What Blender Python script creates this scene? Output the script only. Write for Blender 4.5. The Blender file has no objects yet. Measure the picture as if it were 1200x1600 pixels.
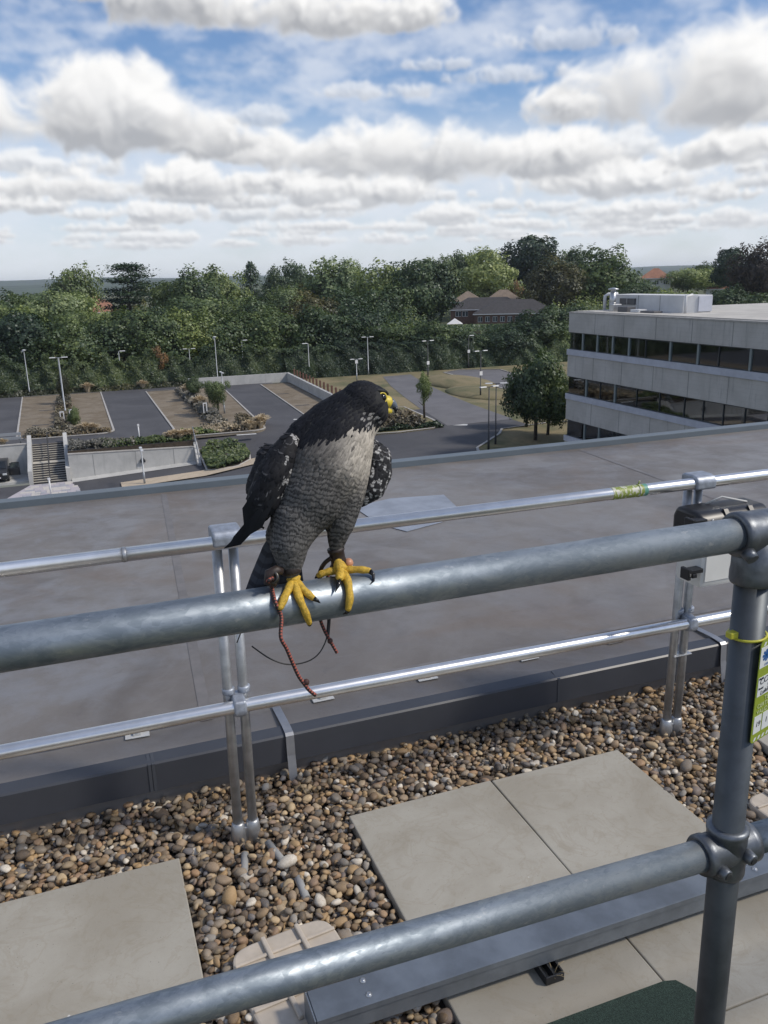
import bpy, bmesh, math, random
import numpy as np
from mathutils import Vector, Matrix, Euler
random.seed(7); RNG = np.random.default_rng(11)
SC = bpy.context.scene
COL = SC.collection
R = math.radians
# ------------------------------------------------------------------ camera
CAM_LOC = Vector((0, 0, 1.96))
C_RT = Vector((0.93716522, -0.34809261, -0.02351357))
C_UP = Vector((0.11581753, 0.24682343, 0.96211459))
C_FW = Vector((0.32910128, 0.90438362, -0.27162956))
cd = bpy.data.cameras.new('camera'); cam = bpy.data.objects.new('camera', cd); COL.objects.link(cam)
cd.sensor_fit = 'VERTICAL'; cd.sensor_height = 36; cd.lens = 29.025
cd.clip_start = 0.05; cd.clip_end = 30000
M = Matrix((C_RT, C_UP, -C_FW)).transposed().to_4x4(); M.translation = CAM_LOC
cam.matrix_world = M
SC.camera = cam
# ------------------------------------------------------------------ light
SUN_DIR = Vector((0.72, -0.46, 0.86)).normalized()
sl = bpy.data.lights.new('sun', 'SUN'); so = bpy.data.objects.new('sun', sl); COL.objects.link(so)
sl.energy = 3.0; sl.angle = R(7); sl.color = (1.0, 0.92, 0.81)
so.rotation_euler = SUN_DIR.to_track_quat('Z', 'Y').to_euler(); so.location = (20, -10, 30)
SC.view_settings.view_transform = 'Standard'; SC.view_settings.look = 'None'
SC.view_settings.gamma = 1; SC.view_settings.exposure = 0.0
SC.view_settings.use_curve_mapping = False

class NT:
    """small node-graph helper"""
    def __init__(s, tree): s.t = tree; s.n = tree.nodes; s.l = tree.links
    def node(s, typ, **kw):
        n = s.n.new(typ)
        for k, v in kw.items(): setattr(n, k, v)
        return n
    def put(s, inp, v):
        if v is None: return
        if isinstance(v, bpy.types.NodeSocket): s.l.new(v, inp)
        else: inp.default_value = v
    def math(s, op, a, b=None, c=None, clamp=False):
        n = s.node('ShaderNodeMath', operation=op, use_clamp=clamp)
        for i, v in enumerate((a, b, c)): s.put(n.inputs[i], v)
        return n.outputs[0]
    def vmath(s, op, a, b=None, out=0):
        n = s.node('ShaderNodeVectorMath', operation=op)
        s.put(n.inputs[0], a)
        if b is not None:
            if op == 'SCALE': s.put(n.inputs[3], b)
            else: s.put(n.inputs[1], b)
        return n.outputs[out]
    def mix(s, fac, a, b, blend='MIX'):
        n = s.node('ShaderNodeMix', data_type='RGBA', blend_type=blend)
        s.put(n.inputs[0], fac); s.put(n.inputs[6], col4(a)); s.put(n.inputs[7], col4(b))
        return n.outputs[2]
    def noise(s, vec, scale, detail=4, rough=.55, dist=0.0, out=0):
        n = s.node('ShaderNodeTexNoise'); s.put(n.inputs['Vector'], vec)
        n.inputs['Scale'].default_value = scale; n.inputs['Detail'].default_value = detail
        n.inputs['Roughness'].default_value = rough; n.inputs['Distortion'].default_value = dist
        return n.outputs[out]
    def voro(s, vec, scale, feature='F1', out='Distance'):
        n = s.node('ShaderNodeTexVoronoi', feature=feature); s.put(n.inputs['Vector'], vec)
        n.inputs['Scale'].default_value = scale
        return n.outputs[out]
    def step(s, v, lo, hi, a=0., b=1.):
        n = s.node('ShaderNodeMapRange', interpolation_type='SMOOTHSTEP')
        s.put(n.inputs[0], v); n.inputs[1].default_value = lo; n.inputs[2].default_value = hi
        n.inputs[3].default_value = a; n.inputs[4].default_value = b
        return n.outputs[0]
    def ramp(s, v, stops, interp='LINEAR'):
        n = s.node('ShaderNodeValToRGB'); cr = n.color_ramp; cr.interpolation = interp
        while len(cr.elements) > 1: cr.elements.remove(cr.elements[-1])
        cr.elements[0].position = stops[0][0]; cr.elements[0].color = col4(stops[0][1])
        for p, c in stops[1:]:
            e = cr.elements.new(p); e.color = col4(c)
        s.put(n.inputs[0], v); return n.outputs[0]
    def xyz(s, v):
        n = s.node('ShaderNodeSeparateXYZ'); s.put(n.inputs[0], v); return n.outputs
    def comb(s, x, y, z):
        n = s.node('ShaderNodeCombineXYZ')
        for i, v in enumerate((x, y, z)): s.put(n.inputs[i], v)
        return n.outputs[0]
def col4(c):
    if isinstance(c, (tuple, list)) and len(c) == 3: return (*c, 1.0)
    return c

# ------------------------------------------------------------------ sky
wd = bpy.data.worlds.new('World'); SC.world = wd; wd.use_nodes = True
T = NT(wd.node_tree); T.n.clear()
# ------------------------------------------------------------------ clouds, computed here as (azimuth, elevation) map
SKW, SKH = 4096, 1024
def make_clouds():
    q = np.random.default_rng(21)
    LAT = q.random((256, 256)).astype(np.float32)
    def vn(x, y):
        xi = np.floor(x).astype(np.int32); yi = np.floor(y).astype(np.int32); fx = x - xi; fy = y - yi
        fx = fx * fx * (3 - 2 * fx); fy = fy * fy * (3 - 2 * fy)
        x0 = xi & 255; x1 = (xi + 1) & 255; y0 = yi & 255; y1 = (yi + 1) & 255
        return (LAT[y0, x0] * (1 - fx) + LAT[y0, x1] * fx) * (1 - fy) + (LAT[y1, x0] * (1 - fx) + LAT[y1, x1] * fx) * fy
    def fbm(x, y, o=5, g=.52, bil=False):
        s = 0.; a = 1.; t = 0.
        for i in range(o):
            n = vn(x + 17.3 * i, y + 31.7 * i)
            if bil: n = 1 - np.abs(2 * n - 1)
            s = s + a * n; t += a; a *= g; x, y = x * 1.62 - y * 1.22, x * 1.22 + y * 1.62
        return s / t
    ss = lambda v, a, b: (lambda t: t * t * (3 - 2 * t))(np.clip((v - a) / (b - a), 0, 1))
    rgb = np.zeros((SKH, SKW, 3), np.float32); al = np.zeros((SKH, SKW), np.float32)
    pa = 360. / SKW; pe = 90. / SKH
    # thin high veil (periodic in azimuth: the noise lattice repeats every 256 cells)
    AZg = (np.arange(SKW) * (256. / SKW))[None, :].astype(np.float32); ELg = (np.arange(SKH) * pe)[:, None].astype(np.float32)
    vx = AZg * .25 + 0 * ELg; vx = AZg * 1.0 * .25
    n = fbm(AZg * np.float32(.25) + 0 * ELg, ELg * .35 + 5, 6, .6); n2 = fbm(AZg * .5 + 0 * ELg, ELg * .9 + 40, 5, .6)
    # lattice needs 64 cells around: close the seam by cross-fading the last degrees
    for arr in (n, n2):
        k = 200; wgt = np.linspace(0, 1, k)[None, :]; arr[:, -k:] = arr[:, -k:] * (1 - wgt) + arr[:, :k][:, ::-1] * wgt
    v = ss(n * .6 + n2 * .4, .40, .70) * .68
    v = np.maximum(v, ss(ELg, 11.5, 6) * (.50 + .5 * n2))
    rgb[:] = np.array([.80, .84, .92]); al[:] = v
    def paint(az, el, w, h, seed, dark, alp=1., flat=.5):
        """one cumulus: az centre, el of its base, angular width and height (degrees)"""
        s = w * 1.45; e0 = el - h * .55; e1 = el + h * 1.5
        j0, j1 = int((az - s + 180) / pa), int((az + s + 180) / pa); i0, i1 = max(0, int(e0 / pe)), min(SKH, int(e1 / pe) + 1)
        if i1 - i0 < 3 or j1 - j0 < 3: return
        jj = np.arange(j0, j1); A = ((jj * pa - 180) - az)[None, :].astype(np.float32); E = (np.arange(i0, i1) * pe - el)[:, None].astype(np.float32)
        u = A / w + 0 * E; vv = E / h + 0 * A
        ax_ = A / h + 0 * E                                # isotropic coordinates
        sx, sy = seed * 7.13 % 97, seed * 3.77 % 89
        def dens(ax_, vv, oct_):
            uu = ax_ * (h / w)
            wx = fbm(ax_ * .9 + sx, vv * .9 + sy, 3) - .5; wy = fbm(ax_ * .9 + sy, vv * .9 + sx + 20, 3) - .5
            big = fbm(ax_ * .75 + sx + wx * .6, vv * .75 + sy, 2, .5)
            bl = fbm(ax_ * 1.25 + sx * 2 + wx * 1.1, vv * 1.25 + sy * 2 + wy * 1.1, oct_, .58, True)
            up = np.maximum(vv - .15, 0); dn = np.maximum(.15 - vv, 0)
            dome = 1 - (np.abs(uu) ** 2.2) - (up / .82) ** 2 * .9 - (dn * 2.0) ** 2
            return dome + (bl - .55) * 1.5 + (big - .5) * 1.9
        f = dens(ax_, vv, 6); fs_ = dens(ax_, vv, 3); f2 = dens(ax_ + .16, vv + .20, 3)
        a = ss(f, -.14, .80) * alp
        lit = np.clip((fs_ - f2) * .62 + (f - fs_) * .35, -.45, .55)
        g = ss(vv + lit * .5, -.15, .80)
        edge = 1 - ss(f, .05, .75)
        b = .70 + .24 * g + .30 * lit + .10 * edge - dark * (1 - g) * .24 * ss(f, .2, 1.0)
        b = np.clip(b, .40, 1.05)[..., None]
        c = b * np.array([1., .99, .975]) + (1 - b) * np.array([.04, .065, .12])
        jm = jj % SKW; blk = np.ix_(np.arange(i0, i1), jm)
        al0 = al[blk]; a3 = a[..., None]
        ao = a + al0 * (1 - a); r0 = rgb[blk]; rgb[blk] = np.where(ao[..., None] > .004, (c * a3 + r0 * (al0 * (1 - a))[..., None]) / np.maximum(ao, 1e-4)[..., None], r0); al[blk] = ao
    items = []
    for k in range(900):            # field of fair-weather cumulus in plan, base one unit up
        d = 2.0 + 24 * q.random() ** .75; az = q.uniform(-180, 180); w = q.uniform(.22, .62) * (1 + .25 * q.random()); hh = w * q.uniform(.38, .62)
        el = math.degrees(math.atan(1 / d))
        if q.random() < .45 * max(0, (el - 9) / 12): continue
        # keep the big blue openings
        if -6 < az < 46 and el > 7.6: continue
        items.append((d, az, el, math.degrees(w / d) * 1.15, math.degrees(hh / d) * .62, q.uniform(.5, 1.), q.uniform(.75, 1.)))
    for (az, el, w, h, dk, d) in [(4.8, 8.9, 6.2, 3.5, 1.0, 4.2), (9.2, 8.3, 3.6, 2.1, .9, 4.6), (-1.2, 8.6, 5.0, 3.0, .9, 4.4), (7, 15.3, 5.5, 2.4, 1.0, 2.6), (15.5, 14.9, 6.0, 2.2, .9, 2.7), (0, 16.4, 6, 2, .9, 2.6), (21.5, 14.9, 3, 1.6, .7, 2.7),
                                  (37.6, 9.5, 5.6, 4.3, 1.0, 3.4), (43.0, 9.2, 5.5, 4.8, 1.0, 3.3), (32.2, 9.4, 2.4, 1.8, .8, 3.5), (25.2, 6.9, 5.8, 2.8, 1.0, 4.9), (19.6, 6.8, 4.2, 2.9, 1., 5.), (30.6, 6.6, 5.0, 2.3, .9, 5.1),
                                  (18.0, 5.0, 6.0, 1.5, .8, 6.4), (34.5, 5.0, 6.8, 1.5, .8, 6.6), (7.5, 5.7, 6.0, 1.6, .8, 6), (-2, 5.4, 5., 1.5, .8, 6.2), (28.0, 11.6, 3.4, .8, .1, 3), (24.0, 12.4, 2.6, .5, .1, 3), (13.8, 7.4, 2.8, 1.9, .4, 5.2), (43, 6.4, 5, 1.8, .9, 6), (12.4, 9.6, 2.2, .9, .2, 4.4), (31.5, 13.2, 4.5, .9, .1, 3), (20, 11.0, 4, .7, .1, 3.2)]:
        items.append((d, az, el, w, h, dk, .97 if dk > .3 else .5))
    items.sort(key=lambda t: -t[0])
    for k, (d, az, el, w, h, dk, ap) in enumerate(items): paint(az, el, w, h, k + 3, dk, ap)
    # air light over the far rows
    hz = np.exp(-ELg / 3.4)[..., None] * .80
    rgb[:] = rgb * (1 - hz) + np.array([.84, .885, .95]) * hz
    al[:] = np.maximum(al, np.exp(-ELg / 2.6) * .9)
    def blur(z, r):
        for ax in (0, 1):
            z = sum(np.roll(z, k, ax) * wk for k, wk in zip(range(-r, r + 1), (np.hanning(2 * r + 3)[1:-1] / np.hanning(2 * r + 3).sum()).astype(np.float32)))
        return z
    pm = blur(np.dstack([rgb * al[..., None], al]).astype(np.float32), 1)
    al = np.clip(pm[..., 3], 0, 1); rgb = pm[..., :3] / np.maximum(al, 1e-3)[..., None]
    return rgb, al

rgb_, al_ = make_clouds()
ci = bpy.data.images.new('cloud_map', SKW, SKH, alpha=True, float_buffer=True); ci.colorspace_settings.name = 'Non-Color'; ci.alpha_mode = 'CHANNEL_PACKED'
ci.pixels.foreach_set(np.dstack([rgb_, al_]).astype(np.float32).ravel()); ci.update()
tc = T.node('ShaderNodeTexCoord'); d = T.vmath('NORMALIZE', tc.outputs['Generated'])
dx, dy, dz = T.xyz(d)
AZ = T.math('ARCTAN2', dx, dy); EL = T.math('ARCSINE', dz)
it = T.node('ShaderNodeTexImage', extension='EXTEND'); it.image = ci
T.put(it.inputs[0], T.comb(T.math('MULTIPLY_ADD', AZ, 1 / (2 * math.pi), .5), T.math('MAXIMUM', T.math('MULTIPLY', EL, 2 / math.pi), .0005), 0.))
sky = T.node('ShaderNodeTexSky', sky_type='NISHITA', sun_disc=False)
sky.sun_elevation = math.asin(SUN_DIR.z); sky.sun_rotation = math.atan2(SUN_DIR.x, SUN_DIR.y)
sky.altitude = 60; sky.air_density = 1.0; sky.dust_density = 0.6; sky.ozone_density = 2.5
skyc = T.mix(1.0, sky.outputs[0], (1.0, 1.10, 1.26), 'MULTIPLY')
full = T.mix(it.outputs[1], skyc, T.vmath('SCALE', it.outputs[0], 9.9))
full = T.mix(T.step(EL, -.05, -.005, 1., 0.), full, (2.0, 2.1, 2.0))
bg = T.node('ShaderNodeBackground'); T.put(bg.inputs[0], full); bg.inputs[1].default_value = 0.1
wo = T.node('ShaderNodeOutputWorld'); T.l.new(bg.outputs[0], wo.inputs[0])
wd.cycles.sampling_method = 'MANUAL'; wd.cycles.sample_map_resolution = 1024

# ------------------------------------------------------------------ materials
MATS = {}
def mat(name, color, rough=.7, metal=0., var=0., vscale=5., bump=0., bscale=40., bdist=.002, coords='Object', color2=None, spec=.5, detail=5, extra=None):
    m = bpy.data.materials.new(name); m.use_nodes = True; t = NT(m.node_tree)
    b = t.n['Principled BSDF']
    b.inputs['Roughness'].default_value = rough; b.inputs['Metallic'].default_value = metal
    b.inputs['Specular IOR Level'].default_value = spec
    tcn = t.node('ShaderNodeTexCoord'); v = tcn.outputs[coords]
    c = col4(color)
    if var or color2:
        n = t.noise(v, vscale, detail, .6)
        c2 = color2 or tuple(x * (1 - var) for x in color[:3])
        c1 = color if color2 else tuple(min(1, x * (1 + var)) for x in color[:3])
        c = t.mix(t.step(n, .3, .7), c2, c1)
    if extra: c = extra(t, v, c, b) or c
    t.put(b.inputs['Base Color'], c)
    if bump:
        bn = t.node('ShaderNodeBump'); bn.inputs['Strength'].default_value = bump; bn.inputs['Distance'].default_value = bdist
        t.put(bn.inputs['Height'], t.noise(v, bscale, 6, .65)); t.l.new(bn.outputs[0], b.inputs['Normal'])
    MATS[name] = m; return m

# ------------------------------------------------------------------ mesh helpers
def tag(o, label=None, cat=None, group=None, kind=None):
    if label: o['label'] = label
    if cat: o['category'] = cat
    if group: o['group'] = group
    if kind: o['kind'] = kind
    return o
def empty(name, loc=(0, 0, 0), rz=0., parent=None):
    o = bpy.data.objects.new(name, None); COL.objects.link(o); o.location = loc; o.rotation_euler = (0, 0, rz)
    o.empty_display_size = .1
    if parent: o.parent = parent
    return o
def mesh_obj(name, verts, faces, m=None, parent=None, smooth=False):
    me = bpy.data.meshes.new(name); me.from_pydata([tuple(v) for v in verts], [], faces)
    if smooth: me.polygons.foreach_set('use_smooth', [True] * len(me.polygons))
    me.update()
    o = bpy.data.objects.new(name, me); COL.objects.link(o)
    if m is not None: me.materials.append(MATS[m] if isinstance(m, str) else m)
    if parent: o.parent = parent
    return o
def np_mesh(name, V, F, m=None, parent=None, smooth=False, uv=None, attrs=None):
    """V (n,3) float, F (k,3|4) int arrays -> object, fast path"""
    me = bpy.data.meshes.new(name); k, s = F.shape
    me.vertices.add(len(V)); me.vertices.foreach_set('co', np.asarray(V, dtype=np.float32).ravel())
    me.loops.add(k * s); me.loops.foreach_set('vertex_index', F.astype(np.int32).ravel())
    me.polygons.add(k); me.polygons.foreach_set('loop_start', np.arange(0, k * s, s, dtype=np.int32))
    me.polygons.foreach_set('use_smooth', np.full(k, smooth))
    if uv is not None:
        l = me.uv_layers.new(name='UVMap'); l.data.foreach_set('uv', np.asarray(uv, dtype=np.float32)[F.ravel()].ravel())
    for an, (typ, arr) in (attrs or {}).items():
        a = me.attributes.new(an, typ, 'POINT')
        a.data.foreach_set('color' if typ == 'FLOAT_COLOR' else 'value', np.asarray(arr, dtype=np.float32).ravel())
    me.update(calc_edges=True); me.validate()
    o = bpy.data.objects.new(name, me); COL.objects.link(o)
    if m is not None: me.materials.append(MATS[m] if isinstance(m, str) else m)
    if parent: o.parent = parent
    return o
class MB:
    def __init__(s): s.v = []; s.f = []; s.sm = []
    def add(s, vs, fs, smooth=False):
        b = len(s.v); s.v += [tuple(x) for x in vs]; s.f += [tuple(i + b for i in f) for f in fs]; s.sm += [smooth] * len(fs); return s
    def box(s, x0, x1, y0, y1, z0, z1, bev=0.):
        if not bev:
            vs = [(x, y, z) for z in (z0, z1) for y in (y0, y1) for x in (x0, x1)]
            return s.add(vs, [(0, 2, 3, 1), (4, 5, 7, 6), (0, 1, 5, 4), (2, 6, 7, 3), (0, 4, 6, 2), (1, 3, 7, 5)])
        bm = bmesh.new(); bmesh.ops.create_cube(bm, size=1)
        for v in bm.verts: v.co = Vector(((x0 + x1) / 2 + v.co.x * (x1 - x0), (y0 + y1) / 2 + v.co.y * (y1 - y0), (z0 + z1) / 2 + v.co.z * (z1 - z0)))
        bmesh.ops.bevel(bm, geom=list(bm.edges), offset=bev, segments=2, affect='EDGES', profile=.5)
        bm.verts.index_update(); s.add([v.co for v in bm.verts], [tuple(v.index for v in f.verts) for f in bm.faces]); bm.free(); return s
    def prism(s, poly, z0, z1):
        n = len(poly); vs = [(x, y, z0) for x, y in poly] + [(x, y, z1) for x, y in poly]
        return s.add(vs, [tuple(range(n - 1, -1, -1)), tuple(range(n, 2 * n))] + [(i, (i + 1) % n, n + (i + 1) % n, n + i) for i in range(n)])
    def extr(s, prof, axis, a, b):
        """extrude a 2-D profile along axis 'x' (profile y,z) or 'y' (profile x,z)"""
        n = len(prof); mk = (lambda p, t: (t, p[0], p[1])) if axis == 'x' else (lambda p, t: (p[0], t, p[1]))
        vs = [mk(p, a) for p in prof] + [mk(p, b) for p in prof]
        return s.add(vs, [tuple(range(n)), tuple(range(2 * n - 1, n - 1, -1))] + [(i, n + i, n + (i + 1) % n, (i + 1) % n) for i in range(n)])
    def tube(s, pts, r, n=12, cap=True, smooth=True):
        pts = [Vector(p) for p in pts]; rs = r if isinstance(r, (list, tuple)) else [r] * len(pts)
        vs = []; up = None
        for i, p in enumerate(pts):
            t = (pts[min(i + 1, len(pts) - 1)] - pts[max(i - 1, 0)]).normalized()
            if up is None: up = Vector((0, 0, 1)) if abs(t.z) < .9 else Vector((1, 0, 0))
            e1 = (up - t * up.dot(t)).normalized(); up = e1; e2 = t.cross(e1)
            for k in range(n):
                a = 2 * math.pi * k / n; vs.append(p + (e1 * math.cos(a) + e2 * math.sin(a)) * rs[i])
        m = len(pts); fs = [(i * n + k, i * n + (k + 1) % n, (i + 1) * n + (k + 1) % n, (i + 1) * n + k) for i in range(m - 1) for k in range(n)]
        s.add(vs, fs, smooth)
        if cap: b = len(s.v) - len(vs); s.f += [tuple(b + k for k in range(n - 1, -1, -1)), tuple(b + (m - 1) * n + k for k in range(n))]; s.sm += [False, False]
        return s
    def lathe(s, prof, center, axis='z', n=24, smooth=True):
        """prof: list of (radius, height)"""
        cx, cy, cz = center; vs = []
        for r, h in prof:
            for k in range(n):
                a = 2 * math.pi * k / n; c, q = r * math.cos(a), r * math.sin(a)
                vs.append((cx + c, cy + q, cz + h) if axis == 'z' else ((cx + h, cy + c, cz + q) if axis == 'x' else (cx + q, cy + h, cz + c)))
        m = len(prof); fs = [(i * n + k, i * n + (k + 1) % n, (i + 1) * n + (k + 1) % n, (i + 1) * n + k) for i in range(m - 1) for k in range(n)]
        fs += [tuple(range(n - 1, -1, -1)), tuple((m - 1) * n + k for k in range(n))]
        return s.add(vs, fs, smooth)
    def ball(s, c, r, n=12, m=8):
        rx, ry, rz = r if isinstance(r, (tuple, list)) else (r, r, r)
        vs = []
        for i in range(m + 1):
            p = math.pi * i / m
            for k in range(n):
                a = 2 * math.pi * k / n; vs.append((c[0] + rx * math.sin(p) * math.cos(a), c[1] + ry * math.sin(p) * math.sin(a), c[2] + rz * math.cos(p)))
        return s.add(vs, [(i * n + k, (i + 1) * n + k, (i + 1) * n + (k + 1) % n, i * n + (k + 1) % n) for i in range(m) for k in range(n)], True)
    def build(s, name, m=None, parent=None, recalc=False):
        o = mesh_obj(name, s.v, s.f, m, parent)
        o.data.polygons.foreach_set('use_smooth', s.sm)
        if recalc:
            bm = bmesh.new(); bm.from_mesh(o.data); bmesh.ops.recalc_face_normals(bm, faces=bm.faces); bm.to_mesh(o.data); bm.free()
        return o
def dup(o, parent=None):
    c = o.copy(); COL.objects.link(c)
    if parent is not None: c.parent = parent
    for ch in list(o.children): dup(ch, c)
    return c
def smooth_by_angle(o, ang=40):
    o.data.polygons.foreach_set('use_smooth', [True] * len(o.data.polygons))
    bm = bmesh.new(); bm.from_mesh(o.data)
    for e in bm.edges:
        if len(e.link_faces) == 2 and e.calc_face_angle(0) > R(ang): e.smooth = False
    bm.to_mesh(o.data); bm.free(); return o
# ================================================================== ROOF
def membrane_extra(t, v, c, b):
    big = t.noise(v, .55, 5, .6, .4); med = t.noise(v, 2.6, 7, .65, .3); fine = t.noise(v, 60, 4, .6)
    c = t.mix(t.step(big, .36, .64), (.130, .116, .105), (.196, .182, .169))
    # bluish dried-water bloom with a shape of its own, strongest on the left bay
    x, y, z = t.xyz(v)
    left = t.math('MULTIPLY', t.step(x, 1.2, -.4), t.step(y, 2.95, 3.6))
    bloom = t.math('MULTIPLY', t.step(med, .40, .68), t.math('ADD', .25, t.math('MULTIPLY', left, .75)))
    c = t.mix(t.math('MULTIPLY', bloom, .62), c, (.205, .215, .235))
    arc = t.noise(t.vmath('MULTIPLY', v, (.6, 1.5, 1)), .9, 7, .62, 2.2)
    c = t.mix(t.math('MULTIPLY', t.step(t.math('ABSOLUTE', t.math('SUBTRACT', arc, .5)),   .0, .05, 1, 0), .20), c, (.22, .21, .20))
    c = t.mix(t.math('MULTIPLY', t.step(t.noise(v, 1.3, 4, .6, 1.0), .55, .68), .4), c, (.088, .078, .070))
    c = t.mix(t.math('MULTIPLY', t.step(t.noise(v, 9, 5, .7, 1.2), .60, .72), .30), c, (.075, .07, .07))
    c = t.mix(t.math('MULTIPLY', t.step(t.noise(t.vmath('MULTIPLY', v, (1, 6, 1)), 7, 6, .7, .4), .58, .72), .16), c, (.22, .22, .225))
    c = t.mix(t.math('MULTIPLY', fine, .22), c, (.09, .085, .08))
    c = t.mix(t.math('MULTIPLY', t.step(t.noise(v, .8, 5, .6, 1.4), .52, .66), .38), c, (.150, .112, .082))
    c = t.mix(t.math('MULTIPLY', t.step(t.noise(t.vmath('ADD', v, (7., 3., 0.)), .65, 4, .6, .8), .58, .66), .30), c, (.26, .255, .25))
    t.put(b.inputs['Roughness'], t.step(med, .3, .7, .58, .36))
    return c
mat('roof_membrane', (.17, .16, .16), .55, bump=.35, bscale=25, bdist=.003, extra=membrane_extra)
mat('membrane_patch', (.235, .26, .305), .40, var=.16, vscale=6, bump=.2, bscale=30)
mat('membrane_lap', (.145, .135, .13), .5, var=.15, vscale=8)
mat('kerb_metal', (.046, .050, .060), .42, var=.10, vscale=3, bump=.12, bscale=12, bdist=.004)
mat('kerb_seam', (.055, .06, .07), .4)
mat('coping_metal', (.11, .135, .155), .45, var=.08, vscale=2)
mat('undercut_shade', (.012, .017, .015), .8, var=.3, vscale=10)  # near-black tone paints in the shade of the recess under the fascia
def slab_extra(t, v, c, b):
    oi = t.node('ShaderNodeObjectInfo')
    v2 = t.vmath('ADD', v, oi.outputs['Location'])
    n1 = t.noise(v2, 2.2, 6, .62, .4); n2 = t.noise(v2, 9, 6, .7, .6); n3 = t.noise(v2, 160, 3, .6); n4 = t.noise(v2, 38, 5, .7)
    c = t.mix(t.step(n1, .33, .68), (.305, .278, .225), (.388, .366, .312))
    c = t.mix(t.math('MULTIPLY', t.step(n2, .52, .74), .35), c, (.225, .185, .125))
    c = t.mix(t.math('MULTIPLY', t.step(n4, .60, .72), .22), c, (.20, .18, .15))
    c = t.mix(t.math('MULTIPLY', n3, .18), c, (.19, .18, .155))
    dots = t.step(t.voro(v2, 34), .035, .07, 1, 0)
    c = t.mix(t.math('MULTIPLY', dots, .6), c, (.10, .09, .075))
    grit = t.step(t.voro(v2, 120), .10, .2, 1, 0)
    c = t.mix(t.math('MULTIPLY', t.math('MULTIPLY', grit, t.step(n4, .45, .6)), .4), c, (.17, .15, .12))
    wht = t.math('MULTIPLY', t.step(t.voro(t.vmath('ADD', v2, t.vmath('SCALE', t.noise(v2, 60, 2, .5, 0., 1), .02)), 5.5), .022, .034, 1, 0), .8)
    c = t.mix(wht, c, (.62, .61, .57))
    stain = t.noise(v2, 4.2, 6, .6, 1.6)
    c = t.mix(t.math('MULTIPLY', t.step(t.math('ABSOLUTE', t.math('SUBTRACT', stain, .5)), 0., .03, 1, 0), .22), c, (.24, .20, .14))
    return c
mat('slab_concrete', (.36, .33, .26), .9, bump=.35, bscale=180, bdist=.0012, extra=slab_extra)
mat('gravel_bed', (.12, .10, .08), 1.0, var=.4, vscale=30)
PEBS = 1.45
PEB = [(0, (.035, .032, .030)), (.13, (.12, .085, .055)), (.25, (.30, .20, .10)), (.36, (.075, .072, .072)), (.47, (.20, .165, .12)),
       (.57, (.24, .15, .085)), (.66, (.10, .10, .105)), (.76, (.36, .27, .16)), (.86, (.055, .048, .040)), (.93, (.24, .225, .20)), (.98, (.46, .42, .35))]
PEB = [(p, tuple(x * PEBS for x in c)) for p, c in PEB]
def pebble_mat(name, island):
    def ex(t, v, c, b):
        if island: rnd = t.node('ShaderNodeNewGeometry').outputs['Random Per Island']
        else: rnd = t.node('ShaderNodeObjectInfo').outputs['Random']
        c = t.ramp(rnd, PEB, 'LINEAR')
        g = t.node('ShaderNodeNewGeometry').outputs['Position']
        n = t.noise(g, 95, 6, .7, .8); n2 = t.noise(g, 420, 3, .6)
        c = t.mix(t.math('MULTIPLY', t.step(n, .42, .66), .6), c, t.mix(.5, c, (.30, .19, .09)))
        c = t.mix(t.math('MULTIPLY', t.step(n2, .5, .72), .4), c, t.mix(1., c, (.35, .35, .35), 'MULTIPLY'))
        return c
    mat(name, (.2, .2, .2), .62, bump=.5, bscale=140, bdist=.0012, extra=ex, spec=.35)
pebble_mat('pebble_single', False); pebble_mat('pebble_mass', True)
def galv_extra(t, v, c, b):
    vv = t.vmath('MULTIPLY', v, (.55, 1, 1))
    sp = t.voro(vv, 170, 'F1', 'Color'); n = t.noise(vv, 26, 6, .68, .5); n2 = t.noise(vv, 60, 5, .7)
    f = t.math('ADD', t.math('MULTIPLY', t.xyz(sp)[0], .10), t.math('MULTIPLY', n, .90))
    c = t.mix(t.step(f, .34, .66), (.180, .215, .250), (.325, .362, .395))
    c = t.mix(t.math('MULTIPLY', t.step(n2, .63, .72), .55), c, (.47, .48, .485))
    sc = t.noise(t.vmath('MULTIPLY', v, (18, 60, 60)), 1.4, 5, .7)
    c = t.mix(t.math('MULTIPLY', t.step(sc, .66, .72), .55), c, (.12, .13, .14))
    t.put(b.inputs['Roughness'], t.step(f, .3, .7, .60, .44))
    return c
mat('galvanised', (.4, .42, .45), .45, .85, bump=.05, bscale=40, bdist=.001, extra=galv_extra)
mat('galv_fitting', (.135, .148, .165), .42, .7, var=.3, vscale=28, bump=.3, bscale=60, bdist=.002)
mat('galv_post', (.075, .085, .095), .48, .55, var=.18, vscale=16, bump=.12, bscale=50, bdist=.001)
mat('aluminium', (.74, .74, .74), .30, .92, var=.06, vscale=20, bump=.06, bscale=80, bdist=.0006)
mat('alu_dull', (.42, .43, .44), .45, .8, var=.15, vscale=25)
mat('alu_cast', (.34, .37, .42), .5, .6, var=.2, vscale=30)
mat('black_rubber', (.012, .012, .013), .6)
mat('black_plastic', (.014, .015, .018), .38, var=.2, vscale=20)
mat('white_plastic', (.64, .64, .61), .42, var=.04, vscale=8)
mat('beige_plastic', (.47, .41, .335), .62, var=.10, vscale=14, bump=.15, bscale=70)
mat('grey_plastic', (.17, .175, .19), .55, var=.1)
mat('tray_steel', (.20, .222, .245), .40, .5, var=.22, vscale=6, bump=.08, bscale=30)
mat('screw', (.5, .5, .5), .35, .9)
mat('clip_white', (.52, .52, .50), .6, var=.1)
mat('conductor', (.075, .072, .07), .5)
mat('strap_metal', (.30, .31, .33), .45, .6, var=.1, vscale=12)
mat('dry_stalk', (.36, .28, .16), .9)
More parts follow.
